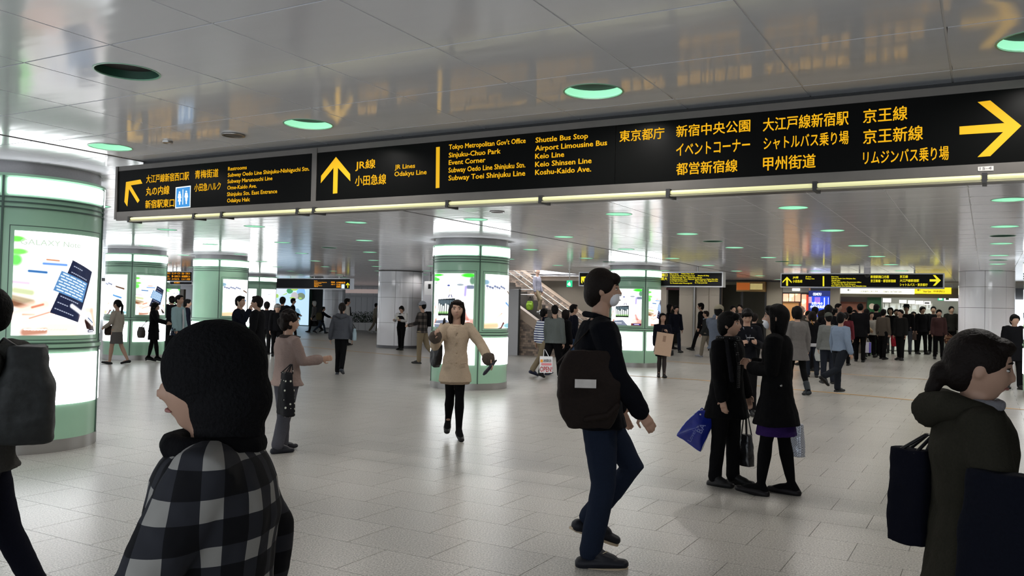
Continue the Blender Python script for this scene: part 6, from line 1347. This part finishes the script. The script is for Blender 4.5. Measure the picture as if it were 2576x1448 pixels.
Person('person in black with side-parted hair behind the red bag', 2255, 777, dep=32, face=170, fem=False, top=('jacket', BLK, -.06, 1.1, 1.1), bottom=('trousers', BLKT), hair='man', lod=2)
bag('soft', 'shopping_bag', 'red bag in the crowd left of the person in the brimmed hat', 'bag', atd(2250, 841, 31.3), (.24, .14, .44), 0, W_((.45, .03, .05)), atd(2251, 836, 31.4), None, 1.0)
p_ = Person('person in brimmed hat, black jacket and jeans standing in the crowd', 2279, 770, 890, face=188, fem=False, legs=((2, 2), (-4, 6)), stance=.07, top=('jacket', BLK, -.04, 1.05, 1.08), bottom=('jeans', W_((.05, .055, .07)), 1.0), hair='short', lod=2); K = p_.hk
p_.part('brimmed_hat', MB().cyl((0, 0), .001, 0, .001, 3).rings([(0, 0, .05*K, .135*K, .15*K), (0, 0, .062*K, .13*K, .145*K), (0, 0, .066*K, .092*K, .105*K), (0, 0, .14*K, .082*K, .095*K), (0, 0, .15*K, .06*K, .07*K)], 20, p_.HT), BLK, .011)
Person('person in navy jacket with badge and khaki trousers, hair in a bun', 2310, 777, 874, face=195, legs=((8, 4), (-6, 8)), top=('jacket', W_((.02, .03, .06)), -.03, 1.1, 1.15), bottom=('trousers', KHAKI, 1.0), hair='bun', lod=2)
Person('person with side-swept black hair looking down behind the navy jacket', 2320, 770, dep=31.5, face=150, fem=False, top=('jacket', BLK, -.06, 1.1, 1.1), bottom=('trousers', BLKT), hair='man2', lod=2)
Person('person in pinkish coat mostly hidden left of the navy jacket', 2298, 783, dep=32, face=170, top=('coat', W_((.22, .15, .13)), -.2, 1.1, 1.1), bottom=('trousers', BLKT), hair='bob', hairm=HAIRB, lod=3)
Person('person in rust-red quilted vest standing right of the navy jacket', 2334, 779, 873, face=170, top=('jacket', W_((.20, .04, .025)), -.02, 1.1, 1.15), bottom=('trousers', W_((.02, .02, .03))), hair='bob', lod=2)
Person('person in black coat behind the rust-red vest', 2348, 770, dep=32, face=180, fem=False, top=('coat', BLK, -.12, 1.1, 1.15), bottom=('trousers', BLKT), hair='man', lod=2)
Person('person in ochre jacket seen from behind at the right of the crowd', 2374, 772, 884, face=25, fem=False, legs=((12, 6), (-12, 10)), top=('jacket', W_((.36, .20, .06)), -.02, 1.15, 1.25), bottom=('trousers', W_((.03, .03, .03)), 1.1), hair='man', lod=2)
Person('person in dark clothes at the far right of the crowd behind the ochre jacket', 2393, 770, dep=33, face=160, fem=False, top=('jacket', W_((.03, .028, .025)), -.06), bottom=('trousers', BLKT), hair='man', lod=3)
Person('person with dark hair partly hidden between the ochre jacket and the white column', 2402, 780, dep=34, face=190, top=('jacket', W_((.1, .1, .1)), -.06), bottom=('trousers', BLKT), hair='bob', lod=3)
bag('soft', 'shoulder_bag', 'dark red plaid bag by the ochre jacket', 'bag', atd(2387, 842, 30.6), (.30, .14, .34), 0, pattern_mat('red_plaid', p_plaid((.05, .02, .015), (.12, .05, .03), (.3, .2, .1), 60)), atd(2384, 836, 30.7), None, 1.0)
Person('person in black at the far right edge behind the right foreground head', 2552, 790, dep=19.5, face=160, fem=False, top=('coat', BLK, -.15, 1.1, 1.2), bottom=('trousers', BLKT), hair='man2', lod=2)
for x, y, d, f, c in ((2034, 781, 24.3, 150, (.06, .05, .04)), (2072, 778, 28, 120, (.03, .03, .03)), (2098, 775, 26.8, 60, (.05, .05, .06)), (2150, 779, 31, 200, (.02, .02, .02)), (2222, 777, 28.8, 30, (.12, .10, .08)), (2266, 778, 28.5, 210, (.02, .02, .02)), (2362, 778, 28.8, 170, (.06, .03, .03))):
    Person('dark-haired person glimpsed deep in the crowd near the ticket gate', x, y, dep=d, face=f, top=('jacket', W_(c), -.06), bottom=('trousers', BLKT), hair='short', lod=3, group='people glimpsed deep in the crowd')
